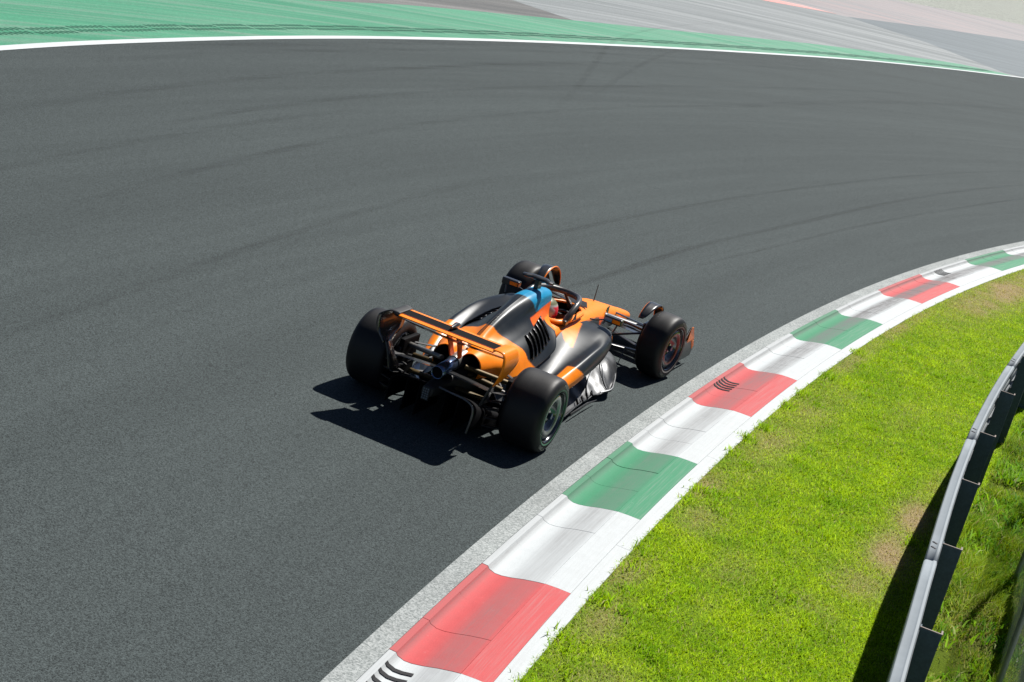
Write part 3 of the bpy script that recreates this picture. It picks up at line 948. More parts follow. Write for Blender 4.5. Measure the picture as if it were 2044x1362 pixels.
def superellipse(w, zt, zb, n, k=40):
    t = np.linspace(0, 2 * np.pi, k, endpoint=False)
    c, s_ = np.cos(t), np.sin(t)
    y = w * np.sign(c) * np.abs(c)**(2 / n)
    z = (zt + zb) / 2 + (zt - zb) / 2 * np.sign(s_) * np.abs(s_)**(2 / n)
    return y, z

def livery(colour_of, G):
    Pn = G.reshape(-1, 3)
    c = np.ones((len(Pn), 4), np.float32)
    offs = [(0, 0, 0), (.006, .004, .003), (-.006, -.004, -.003), (.004, -.006, .003), (-.004, .006, -.003), (0, 0, .006), (0, 0, -.006)]
    for i, p in enumerate(Pn):
        k0 = colour_of(*p)
        ks = [k0] + [colour_of(p[0] + a, p[1] + q, p[2] + r_) for a, q, r_ in offs[1:]]
        c[i, :3] = np.mean(ks, axis=0); c[i, 3] = sum(k is DARK for k in ks) / len(ks)
    return c

def sm(a, b, x): return min(1, max(0, (x - a) / (b - a)))

# --- survival cell and nose
XS = [1.35, 1.6, 1.9, 2.4, 2.75, 3.0, 3.5, 4.0, 4.5, 4.72, 4.80]
ZT = [.62, .67, .69, .685, .665, .645, .585, .47, .345, .29, .25]
ZB = [.08, .07, .06, .06, .10, .17, .25, .25, .19, .17, .19]
WW = [.30, .33, .33, .33, .31, .28, .215, .165, .125, .105, .06]
xs = np.arange(1.35, 4.801, .025)
pr = pchip(XS, np.stack([ZT, ZB, WW], 1), xs)
K = 72
G = np.zeros((len(xs), K, 3))
for i, x in enumerate(xs):
    y, z = superellipse(pr[i, 2], pr[i, 0], pr[i, 1], 3.2, K)
    G[i, :, 0] = x; G[i, :, 1] = y; G[i, :, 2] = z
def mono_col(x, y, z):
    zt = float(np.interp(x, XS, ZT))
    if x > 4.55 and z < zt - .06: return DARK
    if z > zt - (.07 + .05 * sm(2.9, 3.8, x)): return ORANGE
    if x > 2.05 and x < 2.45 and z > .6: return BLUE
    if 3.0 < x < 3.5 and zt - .17 < z and x - 3.0 < (z - zt + .17) * 4: return (.80, .10, .012)
    return DARK
def in_cockpit(x, y):
    if not 1.80 < x < 2.74: return False
    w = .225 * min(1, ((2.76 - x) / .30))**.5 * min(1, ((x - 1.76) / .12))**.5
    return abs(y) < w
fc = []
for f in grid_faces(len(xs), K, True):
    c = G.reshape(-1, 3)[list(f)].mean(0)
    zt = float(np.interp(c[0], XS, ZT))
    if c[2] > zt - .10 and in_cockpit(c[0], c[1]): continue
    fc.append(f)
fc.append(tuple(range((len(xs) - 1) * K, len(xs) * K)))
mono = mk('monocoque', G.reshape(-1, 3), fc, M['livery'], car, col=livery(mono_col, G))
# cockpit tub, dark inside
tub = [(1.78, 0.0), (1.80, .16), (1.88, .225), (2.4, .228), (2.6, .17), (2.72, .08), (2.745, 0)]
ring = np.array(tub + [(a, -b_) for a, b_ in tub[-2:0:-1]])
ring = catmull(np.vstack([ring, ring[:1]]), 6)[:-1]
V = [(a, b_, float(np.interp(a, XS, ZT)) - .012) for a, b_ in ring] + [(a * .96 + .09, b_ * .85, .22) for a, b_ in ring]
n = len(ring)
mk('cockpit_tub', V, [(i, (i + 1) % n, n + (i + 1) % n, n + i) for i in range(n)] + [tuple(range(n, 2 * n))], M['black'], mono)
rp = [(a, b_, float(np.interp(a, XS, ZT)) + .004) for a, b_ in ring]
back = [q for q in rp if q[0] < 2.45]
# padded head rest: horseshoe round the rear of the opening
def arc_sorted(pts): return sorted(pts, key=lambda q: math.atan2(q[1], -(q[0] - 2.45)))
MB().tube(arc_sorted(back), .034, 10, flat=.8).build('head_rest', M['orange'], mono, smooth=True)
fr = [q for q in rp if q[0] >= 2.40]
MB().tube(sorted(fr, key=lambda q: math.atan2(q[1], q[0] - 2.35)), .014, 8).build('cockpit_rim', M['orange'], mono, smooth=True)
# small deflector and bracket in front of the cockpit
MB().slab([(2.80, -.16, .672), (2.80, .16, .672), (2.90, .11, .70), (2.90, -.11, .70)], (0, 0, .006)).build('windscreen_lip', M['carbon'], mono)
MB().tube([(FA - .115, 0, .56), (FA - .108, 0, .78)], [.006, .004], 6).build('antenna', M['carbon_matt'], mono, smooth=True)
for sgn in (-1, 1):
    MB().slab([(3.42, sgn * .19, .585), (3.50, sgn * .19, .60), (3.44, sgn * .21, .50), (3.38, sgn * .215, .50)], (0, .006 * sgn, 0)).build('nose_fin', M['carbon'], mono)
    # wide flap sections beside the nose top
    MB().slab([(2.9, sgn * .285, .45), (3.35, sgn * .245, .46), (3.55, sgn * .225, .36), (2.95, sgn * .285, .30)], (0, .006, 0)).build('side_panel', M['carbon'], mono)

# --- engine cover
EX = [1.76, 1.5, 1.25, .95, .6, .3, .05, -.12]
ES = [[(0, 1.0), (.05, .99), (.082, .96), (.09, .92), (.095, .87), (.10, .80), (.11, .70)],
      [(0, 1.03), (.06, 1.02), (.105, .98), (.115, .92), (.125, .85), (.17, .765), (.30, .69)],
      [(0, 1.02), (.06, 1.01), (.11, .97), (.13, .895), (.165, .815), (.26, .74), (.43, .56)],
      [(0, .965), (.05, .95), (.098, .90), (.138, .825), (.215, .755), (.325, .665), (.43, .48)],
      [(0, .87), (.04, .86), (.08, .815), (.13, .76), (.22, .70), (.34, .62), (.42, .45)],
      [(0, .75), (.035, .745), (.08, .72), (.14, .70), (.24, .665), (.35, .59), (.39, .45)],
      [(0, .635), (.035, .655), (.08, .685), (.14, .695), (.22, .66), (.285, .575), (.28, .47)],
      [(0, .575), (.035, .615), (.075, .66), (.135, .678), (.21, .64), (.245, .565), (.23, .47)]]
GE = loft(EX, ES, .011, 14)
full = np.concatenate([GE[:, ::-1] * np.array([1, 1, 1]), GE[:, 1:] * np.array([1, -1, 1])], 1)
def cover_col(x, y, z):
    ay = abs(y)
    if x > 1.15 + (1.02 - z) * .75 and z > .872 + .05 * max(0, x - 1.35): return BLUE
    xb = float(np.interp(ay, [0, .1, .2, .3, .38, .45], [.45, .49, .57, .65, .70, .68]))
    if z < .56 and ay > .3: xb += (.56 - z) * 1.6
    if x < xb: return ORANGE
    if z > .775 and x > 1.10 and z < .835 + (x - 1.1) * .12: return (.95, .14, .008)
    if x > 1.47 + .35 * max(0, ay - .22): return (.95, .14, .008) if z > .78 else ORANGE
    return DARK
cover = mk('engine_cover', full.reshape(-1, 3), grid_faces(full.shape[0], full.shape[1]), M['livery'], car, col=livery(cover_col, full))
cover.modifiers.new('thickness', 'SOLIDIFY').thickness = .008
# air inlet mouth and the two rear outlets
yy, zz = superellipse(.08, .98, .75, 2.4, 24)
mk('air_inlet', [(1.755, a, b_) for a, b_ in zip(yy, zz)], [tuple(range(24))], M['black'], cover)
for sgn in (-1, 1):
    Vt = []
    kk = 28
    for (x, sc) in ((-.128, 1.0), (-.118, .97), (.10, .80)):
        for t in np.linspace(0, 2 * np.pi, kk, endpoint=False):
            Vt.append((x, sgn * .138 + .103 * sc * math.cos(t), .566 + .106 * sc * math.sin(t)))
    mk('hot_air_outlet', Vt, grid_faces(3, kk, True) + [tuple(range(2 * kk, 3 * kk))], M['black'], cover)
# shark fin ridge
MB().slab([(1.05, 0, .95), (.62, 0, .895), (.28, 0, .80), (.06, 0, .70), (.05, 0, .62), (.35, 0, .70), (.8, 0, .85)], (0, .008, 0)).build('spine_fin', M['carbon'], cover)
# louvres, right and left: black slots with raised blades across the shoulder
def cover_row(x):
    i = int(np.argmin(abs(GE[:, 0, 0] - x)))
    return GE[i]
for sgn in (-1, 1):
    def flank(x, k, out):
        # k 0..1 down the flank, blades raked back towards the bottom
        row = cover_row(x - .07 * k)
        i_ = 14 * (4.15 + 1.40 * k)
        a = int(i_); t = i_ - a
        q = row[a] * (1 - t) + row[min(a + 1, len(row) - 1)] * t
        d = row[min(a + 4, len(row) - 1)] - row[a - 4]
        nrm = np.array([0, -d[2], d[1]]); nrm /= np.linalg.norm(nrm)
        if nrm[2] < 0: nrm = -nrm
        q = q + nrm * out
        return (q[0], sgn * q[1], q[2])
    xs_l = np.arange(.84, 1.40, .02)
    ks = np.linspace(.03, .97, 12)
    panel = [flank(x, k, .006) for x in xs_l for k in ks]
    pnl = mk('louvre_panel', panel, grid_faces(len(xs_l), 12), M['black'], cover)
    for k6 in range(6):
        x0 = .845 + k6 * .092
        Vb = []
        for k in np.linspace(0, 1, 14):
            e = math.sin(math.pi * min(1, max(0, k)))**.6
            Vb += [flank(x0, k, .006 + .022 * e), flank(x0 + .042, k, .008)]
        bl = mk('louvre_blade', Vb, [(2 * q, 2 * q + 1, 2 * q + 3, 2 * q + 2) for q in range(13)], M['carbon'], cover)
        bl.modifiers.new('t', 'SOLIDIFY').thickness = .005

# camera pod above the air inlet
MB().slab([(1.45, 0, 1.01), (1.56, 0, 1.01), (1.53, 0, 1.125), (1.45, 0, 1.125)], (0, .045, 0)).build('camera_pylon', M['carbon'], cover, bevel=.006)
pod = []
for y in np.linspace(-.165, .165, 13):
    e = (1 - abs(y / .17)**3) * .5 + .5
    bx_ = .03 if abs(y) > .11 else 0
    for t in np.linspace(0, 2 * np.pi, 12, endpoint=False):
        pod.append((1.495 - bx_ + (.055 + .01 * (abs(y) > .1)) * e * math.cos(t), y, 1.135 + .024 * e * math.sin(t)))
mk('camera_pod', pod, grid_faces(13, 12, True) + [tuple(range(12)), tuple(range(144, 156))], M['carbon'], cover, angle=50)

# --- sidepods
SX = [2.46, 2.40, 2.2, 1.8, 1.4, 1.0, .7, .4, .18]
SP = [[(.33, .60), (.45, .605), (.54, .60), (.585, .585), (.59, .56), (.575, .535), (.40, .53)],
      [(.31, .65), (.45, .655), (.56, .645), (.615, .61), (.63, .56), (.60, .49), (.40, .47)],
      [(.30, .655), (.45, .655), (.58, .645), (.67, .605), (.695, .53), (.655, .41), (.42, .36)],
      [(.30, .65), (.44, .605), (.60, .58), (.705, .585), (.745, .50), (.68, .33), (.42, .22)],
      [(.34, .58), (.45, .52), (.58, .495), (.70, .525), (.755, .44), (.68, .27), (.45, .16)],
      [(.38, .50), (.46, .43), (.55, .395), (.665, .43), (.735, .36), (.65, .22), (.45, .13)],
      [(.38, .45), (.45, .36), (.52, .315), (.605, .335), (.665, .28), (.58, .18), (.42, .11)],
      [(.32, .45), (.40, .31), (.46, .26), (.51, .255), (.545, .22), (.49, .15), (.4, .1)],
      [(.26, .42), (.33, .29), (.38, .24), (.42, .22), (.44, .19), (.41, .14), (.36, .1)]]
GS = loft(SX, SP, .011, 14)
def inpoly(x, y, poly):
    c = False; j = len(poly) - 1
    for i in range(len(poly)):
        if (poly[i][1] > y) != (poly[j][1] > y) and x < (poly[j][0] - poly[i][0]) * (y - poly[i][1]) / (poly[j][1] - poly[i][1]) + poly[i][0]: c = not c
        j = i
    return c
WEDGE = [(2.26, .05), (2.22, .33), (1.95, .40), (1.62, .485), (1.60, .46), (1.64, .37), (1.72, .30), (1.80, .24), (1.80, .05)]
def pod_col(x, y, z):
    ay = abs(y)
    if z > .5 and inpoly(x, ay, WEDGE): return ORANGE
    if ay > .605 and x > 2.3 and z < .6: return ORANGE
    fr_ = float(np.interp(z, [.15, .25, .35, .56], [1.66, 1.60, 1.46, 1.12]))
    if ay > .60 and z > .20 and .4 < x < fr_: return ORANGE
    return DARK
for sgn in (-1, 1):
    g = GS * np.array([1, sgn, 1])
    b_ = GS.shape[1]
    sd_ = mk('sidepod', g.reshape(-1, 3), grid_faces(GS.shape[0], b_) + [tuple((GS.shape[0] - 1) * b_ + k for k in range(b_)), tuple(range(b_))], M['livery'], car, col=livery(pod_col, g))
    inl = [(2.463, sgn * a, q) for a, q in ((.34, .59), (.54, .592), (.572, .565), (.56, .543), (.40, .54), (.35, .55))]
    mk('air_inlet', inl, [tuple(range(6))], M['black'], sd_)

# --- floor and diffuser
FX = [3.2, 3.0, 2.75, 2.45, 2.2, 2.05, 1.8, 1.4, 1.0, .7, .45, .3]
FS = [[(.12, .16), (.22, .17), (.30, .18), (.36, .17), (.40, .13), (.41, .10)],
      [(.14, .24), (.30, .26), (.44, .26), (.53, .22), (.58, .15), (.59, .11)],
      [(.2, .24), (.40, .26), (.55, .25), (.64, .20), (.68, .12), (.69, .09)],
      [(.25, .22), (.45, .23), (.60, .20), (.70, .14), (.755, .09), (.77, .11)],
      [(.30, .18), (.50, .18), (.64, .15), (.74, .10), (.81, .08), (.825, .105)],
      [(.30, .16), (.50, .15), (.62, .12), (.70, .09), (.76, .075), (.775, .085)],
      [(.35, .12), (.50, .11), (.62, .085), (.69, .07), (.735, .065), (.75, .085)],
      [(.35, .10), (.50, .09), (.62, .075), (.70, .065), (.75, .060), (.76, .085)],
      [(.35, .09), (.50, .085), (.62, .07), (.71, .06), (.775, .055), (.79, .08)],
      [(.35, .09), (.48, .085), (.58, .07), (.66, .06), (.73, .055), (.74, .07)],
      [(.30, .09), (.40, .085), (.46, .07), (.51, .06), (.55, .055), (.56, .06)],
      [(.25, .09), (.35, .085), (.42, .07), (.47, .06), (.50, .055), (.51, .06)]]
GF = loft(FX, FS, .03, 5)
# stiffening creases pressed into the floor
crease = .010 * np.sin(GF[..., 0] * 21 + GF[..., 1] * 16) * np.clip((GF[..., 1] - .45) * 5, 0, 1) * np.clip((GF[..., 0] - 1.3) * 2, 0, 1)
GF[..., 2] += crease
flv = np.concatenate([GF[:, ::-1], GF * np.array([1, -1, 1])], 1)
ff = grid_faces(flv.shape[0], flv.shape[1])
fx_ = flv.reshape(-1, 3)
floor = mk('floor', fx_, ff, None, car, angle=30, mats=[M['carbon_silver'], M['carbon']], fmat=[0 if fx_[q[0]][0] > 1.0 and abs(fx_[q[0]][1]) > .40 else 1 for q in ff])
floor.modifiers.new('thickness', 'SOLIDIFY').thickness = .01
MB().box((1.75, 0, .045), (2.9, .32, .02)).build('plank', M['carbon_matt'], floor)
for sgn in (-1, 1):
    MB().slab([(3.26, sgn * .56, .30), (3.20, sgn * .55, .10), (2.95, sgn * .60, .09), (2.99, sgn * .60, .14)], (0, .008, 0)).build('floor_fence', M['carbon'], floor)
    MB().slab([(3.22, sgn * .40, .22), (3.20, sgn * .40, .08), (2.8, sgn * .46, .08), (2.8, sgn * .46, .22)], (0, .008, 0)).build('floor_fence', M['carbon'], floor)
    MB().slab([(1.9, sgn * .80, .05), (1.6, sgn * .80, .055), (1.1, sgn * .815, .05), (1.1, sgn * .815, .085), (1.6, sgn * .80, .085)], (0, .007, 0)).build('edge_wing', M['carbon_silver'], floor)
    for k in range(4):
        x = 1.95 - .14 * k
        MB().slab([(x, sgn * .70, .085), (x - .10, sgn * .76, .075), (x - .10, sgn * .765, .105), (x, sgn * .71, .115)], (0, .006, 0)).build('floor_vane', M['carbon_silver'], floor)
for sgn in (-1, 1):
    for path in ([(2.62, .50, .262), (2.42, .62, .215), (2.30, .70, .145), (2.22, .775, .10)], [(2.62, .50, .262), (2.25, .56, .185), (2.02, .62, .135), (1.86, .70, .085)], [(2.98, .585, .135), (2.72, .69, .115), (2.45, .772, .118), (2.20, .828, .112), (2.04, .778, .095)]):
        MB().tube([(x, sgn * y, z) for x, y, z in catmull(np.array(path, float), 5)], .0065, 6).build('floor_rib', M['rib_silver'], floor, smooth=True)
# diffuser
DX = [.32, .1, -.15, -.40, -.52]
DS = [[(0, .10), (.2, .10), (.40, .10), (.46, .09), (.47, .06)],
      [(0, .20), (.2, .19), (.36, .18), (.45, .15), (.46, .07)],
      [(0, .30), (.2, .285), (.34, .27), (.43, .22), (.45, .09)],
      [(0, .375), (.2, .36), (.34, .345), (.415, .29), (.43, .11)],
      [(0, .405), (.2, .395), (.34, .38), (.415, .325), (.42, .10)]]
GD = loft(DX, DS, .04, 5)
dv = np.concatenate([GD[:, ::-1], GD[:, 1:] * np.array([1, -1, 1])], 1)
diff = mk('diffuser', dv.reshape(-1, 3), grid_faces(dv.shape[0], dv.shape[1]), M['black'], car, angle=40)
diff.modifiers.new('thickness', 'SOLIDIFY').thickness = .008
lipr = catmull(np.array([(-.525, y, z) for y, z in ((-.415, .10), (-.425, .20), (-.425, .30), (-.405, .355), (-.34, .388), (-.2, .40), (-.06, .408))], float), 4)
MB().tube(lipr, .011, 8).build('diffuser_lip', M['lip'], diff, smooth=True)
for y in (-.26, -.13, .13, .26):
    MB().slab([(-.50, y, .06), (.0, y, .07), (.0, y, .22), (-.50, y, .37)], (0, .008, 0)).build('diffuser_strake', M['black'], diff)

# --- gearbox, crash structure, rain light, exhaust
g_ = []
for x, w, zt, zb in ((.55, .26, .58, .12), (.2, .20, .56, .16), (-.05, .15, .53, .22), (-.35, .08, .46, .30), (-.60, .055, .425, .315), (-.64, .05, .42, .32)):
    yy, zz = superellipse(w, zt, zb, 3, 20)
    g_ += [(x, a, b_) for a, b_ in zip(yy, zz)]
gear = mk('gearbox', g_, grid_faces(6, 20, True) + [tuple(range(100, 120))], M['carbon_matt'], car)
MB().box((-.650, 0, .355), (.018, .072, .125)).build('rain_light', M['carbon_matt'], gear, bevel=.004)
for iy in range(3):
    for iz in range(5):
        MB().box((-.661, (iy - 1) * .021, .311 + iz * .022), (.006, .013, .013)).build('light_cell', M['led'], gear)
MB().tube([(.02, 0, .575), (-.10, 0, .570), (-.20, 0, .560)], [.074, .074, .068], 20).build('exhaust_collar', M['steel'], gear, smooth=True)
ex = MB().tube([(-.18, 0, .562), (-.3, 0, .548), (-.52, 0, .525)], [.060, .058, .060], 22, cap=False).build('tail_pipe', M['tail_pipe'], gear, smooth=True)
ex.modifiers.new('t', 'SOLIDIFY').thickness = .004
yy = [(-.50, .056 * math.cos(t), .527 + .056 * math.sin(t)) for t in np.linspace(0, 2 * np.pi, 20, endpoint=False)]
mk('pipe_bore', yy, [tuple(range(20))], M['black'], gear)

# --- rear wing, flap open
rw = None
def airfoil_span(ys, f):
    """f(y) -> (x_le, z_le, x_te, z_te, thickness)"""
    V = []
    prof = [(0, 0), (.03, .42), (.15, .85), (.4, 1.0), (.7, .6), (1, .08), (1, -.08), (.7, .1), (.4, -.05), (.15, -.35), (.03, -.3)]
    for y in ys:
        x0, z0, x1, z1, th = f(y)
        d = np.array([x1 - x0, z1 - z0]); L = np.linalg.norm(d); t = d / L; n_ = np.array([-t[1], t[0]])
        if n_[1] > 0: n_ = n_
        else: n_ = -n_
        for (a, q) in prof:
            c = np.array([x0, z0]) + t * (a * L) + n_ * (q * th)
            V.append((c[0], y, c[1]))
    m = len(prof); k = len(ys)
    return V, grid_faces(k, m, True) + [tuple(range(m)), tuple(range((k - 1) * m, k * m))[::-1]]
ys = np.linspace(-.555, .555, 41)
V, Fc = airfoil_span(ys, lambda y: (-.20, .80 - .04 * math.cos(y * 2.6), -.44, .855 - .01 * math.cos(y * 2.6), -.018))
rw = mk('rear_wing', V, Fc, M['carbon'], car, angle=40)
# the flap lies nearly flat: dark upper skin between orange leading and trailing edges
def flap_strip(name, xa, xb, za, zb_, th, mat):
    Vv = []
    yl = np.linspace(-.475, .475, 31)
    for y in yl:
        for (x, z) in ((xa, za), (xb, zb_), (xb, zb_ - th), (xa, za - th)): Vv.append((x, y, z))
    return mk(name, Vv, grid_faces(31, 4, True) + [(0, 1, 2, 3), tuple(120 + q for q in (3, 2, 1, 0))], mat, rw, smooth=False)
flap_strip('flap', -.350, -.508, .9235, .9135, .014, M['black'])
flap_strip('flap_leading_edge', -.288, -.3498, .916, .924, .017, M['orange'])
flap_strip('flap_trailing_edge', -.5082, -.566, .9138, .910, .010, M['orange'])
flap_strip('flap_seam', -.494, -.498, .9152, .9149, .003, M['orange_red'])
for sgn in (-1, 1):
    # endplate: rolls over from the wing tip and sweeps down and inwards
    zl = [.926, .928, .918, .89, .83, .76, .68, .605]
    yl = [.470, .535, .572, .590, .602, .598, .578, .548]
    xr = [-.568, -.570, -.573, -.58, -.59, -.585, -.565, -.55]
    xf = [-.29, -.26, -.24, -.22, -.21, -.25, -.34, -.44]
    C_ = catmull(np.stack([np.array(zl), np.array(yl), np.array(xr), np.array(xf)], 1), 4)
    Ve = []
    for z, y, a, b_ in C_:
        for t in np.linspace(0, 1, 8): Ve.append((a + (b_ - a) * t, sgn * (y + (0.0 if sgn < 0 else 1.0) * (.055 - .11 * t) * min(1, max(0, (.925 - z) / .06)) * min(1, max(.25, (z - .6) / .12))), z))
    ep = mk('endplate', Ve, grid_faces(len(C_), 8), None, rw, mats=[M['orange'], M['carbon']] if sgn < 0 else [M['carbon_matt'], M['carbon_grey']])
    md = ep.modifiers.new('t', 'SOLIDIFY'); md.thickness = .008; md.offset = 0; md.material_offset = 1; md.material_offset_rim = 0 if sgn < 0 else 1
    # face normals outwards so that the outer skin is the orange one
    fn = ep.data.polygons[len(ep.data.polygons) // 2].normal
    if fn.y * sgn < 0: ep.data.flip_normals()
    Vl = []
    low = catmull(np.array([(.635, .55, -.55, -.44), (.56, .515, -.545, -.42), (.47, .485, -.54, -.38), (.38, .46, -.53, -.30)], float), 4)
    for z, y, a, b_ in low:
        for t in (0, .5, 1): Ve and Vl.append((a + (b_ - a) * t, sgn * y, z))
    lo_ = mk('endplate_foot', Vl, grid_faces(len(low), 3), M['carbon'], rw)
    lo_.modifiers.new('t', 'SOLIDIFY').thickness = .008
    py = MB().slab([(-.36, sgn * .055, .915), (-.42, sgn * .055, .91), (-.425, sgn * .05, .89), (-.30, sgn * .045, .74), (-.22, sgn * .04, .62), (-.16, sgn * .04, .60), (-.14, sgn * .04, .63), (-.25, sgn * .05, .79)], (0, .014, 0)).build('swan_neck', M['orange_red'], rw, bevel=.003)
V, Fc = airfoil_span(np.linspace(-.47, .47, 21), lambda y: (-.26, .47 + .03 * math.cos(y * 3), -.47, .52 + .02 * math.cos(y * 3), -.014))
mk('beam_wing', V, Fc, M['carbon'], rw, angle=40)
MB().tube([(-.30, 0, .945), (-.36, 0, .955), (-.46, 0, .945)], [.018, .026, .014], 10).build('flap_actuator', M['carbon'], rw, smooth=True)

# --- wheels
def lathe(prof, n, closed=False):
    """profile of (radius, y); axis is y"""
    V = []
    for r, y in prof:
        for k in range(n):
            a = 2 * math.pi * k / n
            V.append((r * math.cos(a), y, r * math.sin(a)))
    return V, grid_faces(len(prof), n, True)

def text_arc(word, r, height, a0, track=1.0):
    """flat letters bent round a circle in the x-z plane, reading round the wheel; returns verts, faces"""
    cu = bpy.data.curves.new('letters', 'FONT'); cu.body = word; cu.size = height * 1.4; cu.space_character = track
    ob = bpy.data.objects.new('letters', cu); COL.objects.link(ob)
    bpy.context.view_layer.update()
    dg = bpy.context.evaluated_depsgraph_get()
    me = ob.evaluated_get(dg).to_mesh()
    bm = bmesh.new(); bm.from_mesh(me); bmesh.ops.subdivide_edges(bm, edges=[e for e in bm.edges if e.calc_length() > .02], cuts=2)
    bm.verts.index_update()
    xs_ = [v.co.x for v in bm.verts]; mid = (min(xs_) + max(xs_)) / 2
    Vv = []
    for v in bm.verts:
        a = a0 - (v.co.x - mid) / r
        rr = r + v.co.y - height / 2
        Vv.append((rr * math.cos(a), 0, rr * math.sin(a)))
    Ff = [tuple(q.index for q in f.verts) for f in bm.faces]
    bm.free(); ob.evaluated_get(dg).to_mesh_clear()
    bpy.data.objects.remove(ob); bpy.data.curves.remove(cu)
    return Vv, Ff

def make_wheel(width, front):
    """outer side towards -y (right hand wheel); centre at origin"""
    w = width / 2
    # rim barrel is the part, tyre and cover are its sub-parts
    V, Fc = lathe([(.232, -w + .010), (.238, -w + .004), (.236, -w + .030), (.222, -w + .05), (.215, 0), (.222, w - .05), (.238, w - .02), (.230, w - .012), (.10, w - .06), (.045, w - .05)], 56)
    wh = mk('wheel', V, Fc, M['rim'], car, angle=40)
    tp = [(.238, -w + .012), (.250, -w + .004), (.275, -w - .002), (.305, -w + .002), (.330, -w + .014), (.346, -w + .030), (.355, -w + .052), (.3595, -w + .085), (.360, 0),
          (.3595, w - .085), (.355, w - .052), (.346, w - .030), (.330, w - .014), (.305, w - .002), (.275, w + .002), (.250, w - .004), (.238, w - .012)]
    tp = catmull(np.array(tp), 3)
    V, Fc = lathe(tp, 72)
    mk('tyre', V, Fc, M['tyre'], wh)
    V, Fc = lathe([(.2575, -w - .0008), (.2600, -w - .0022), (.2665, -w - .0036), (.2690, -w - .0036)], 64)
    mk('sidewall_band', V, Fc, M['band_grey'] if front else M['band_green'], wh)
    # dished cover with a pale ring and dark centre
    V, Fc = lathe([(.224, -w + .055), (.216, -w + .030), (.200, -w + .020), (.188, -w + .018)], 56)
    mk('cover_edge', V, Fc, M['rim'], wh, angle=50)
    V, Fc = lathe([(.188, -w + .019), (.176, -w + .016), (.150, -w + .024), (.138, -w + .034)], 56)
    mk('cover_ring', V, Fc, M['rim_ring'] if not front else M['rim_red_reflection'], wh, angle=50)  # front ring: kerb's red reflection is put into its colour
    V, Fc = lathe([(.138, -w + .034), (.125, -w + .06), (.085, -w + .085), (.052, -w + .085), (.050, -w + .055), (.030, -w + .050), (.001, -w + .050)], 56)
    mk('cover_dish', V, Fc, M['rim'], wh, angle=50)
    V, Fc = lathe([(.032, -w + .052), (.032, -w + .028), (.026, -w + .022), (.001, -w + .022)], 6)
    mk('wheel_nut', V, Fc, M['nut'], wh, smooth=False)
    for word, a0 in (('PIRELLI', 1.15), ('P ZERO', 1.15 + math.pi)):
        Vv, Ff = text_arc(word, .302, .030, a0, 1.25)
        mk('lettering', [(x, -w - .0045 + (.010 if math.hypot(x, z) > .316 else .002), z) for x, _, z in Vv], Ff, M['letter'], wh, smooth=False)
    # brake drum on the inner side
    V, Fc = lathe([(.19, w - .02), (.205, w + .0), (.205, w + .05), (.16, w + .06), (.04, w + .06)], 40)
    mk('brake_drum', V, Fc, M['carbon'], wh, angle=40)
    return wh
def place_wheel(proto, first, x, y, steer, left):
    if first: w_ = proto
    else:
        w_ = proto.copy(); COL.objects.link(w_); w_.parent = car
        for ch in proto.children:
            c = ch.copy(); COL.objects.link(c); c.parent = w_
    w_.location = (x, y, .36)
    w_.rotation_euler = (0, 0, steer + (math.pi if left else 0))
    return w_
rear = make_wheel(.405, False); front = make_wheel(.305, True)
place_wheel(rear, True, 0, -.7975, 0, False); place_wheel(rear, False, 0, .7975, 0, True)
place_wheel(front, True, FA, -.8475, -.116, False); place_wheel(front, False, FA, .8475, -.116, True)

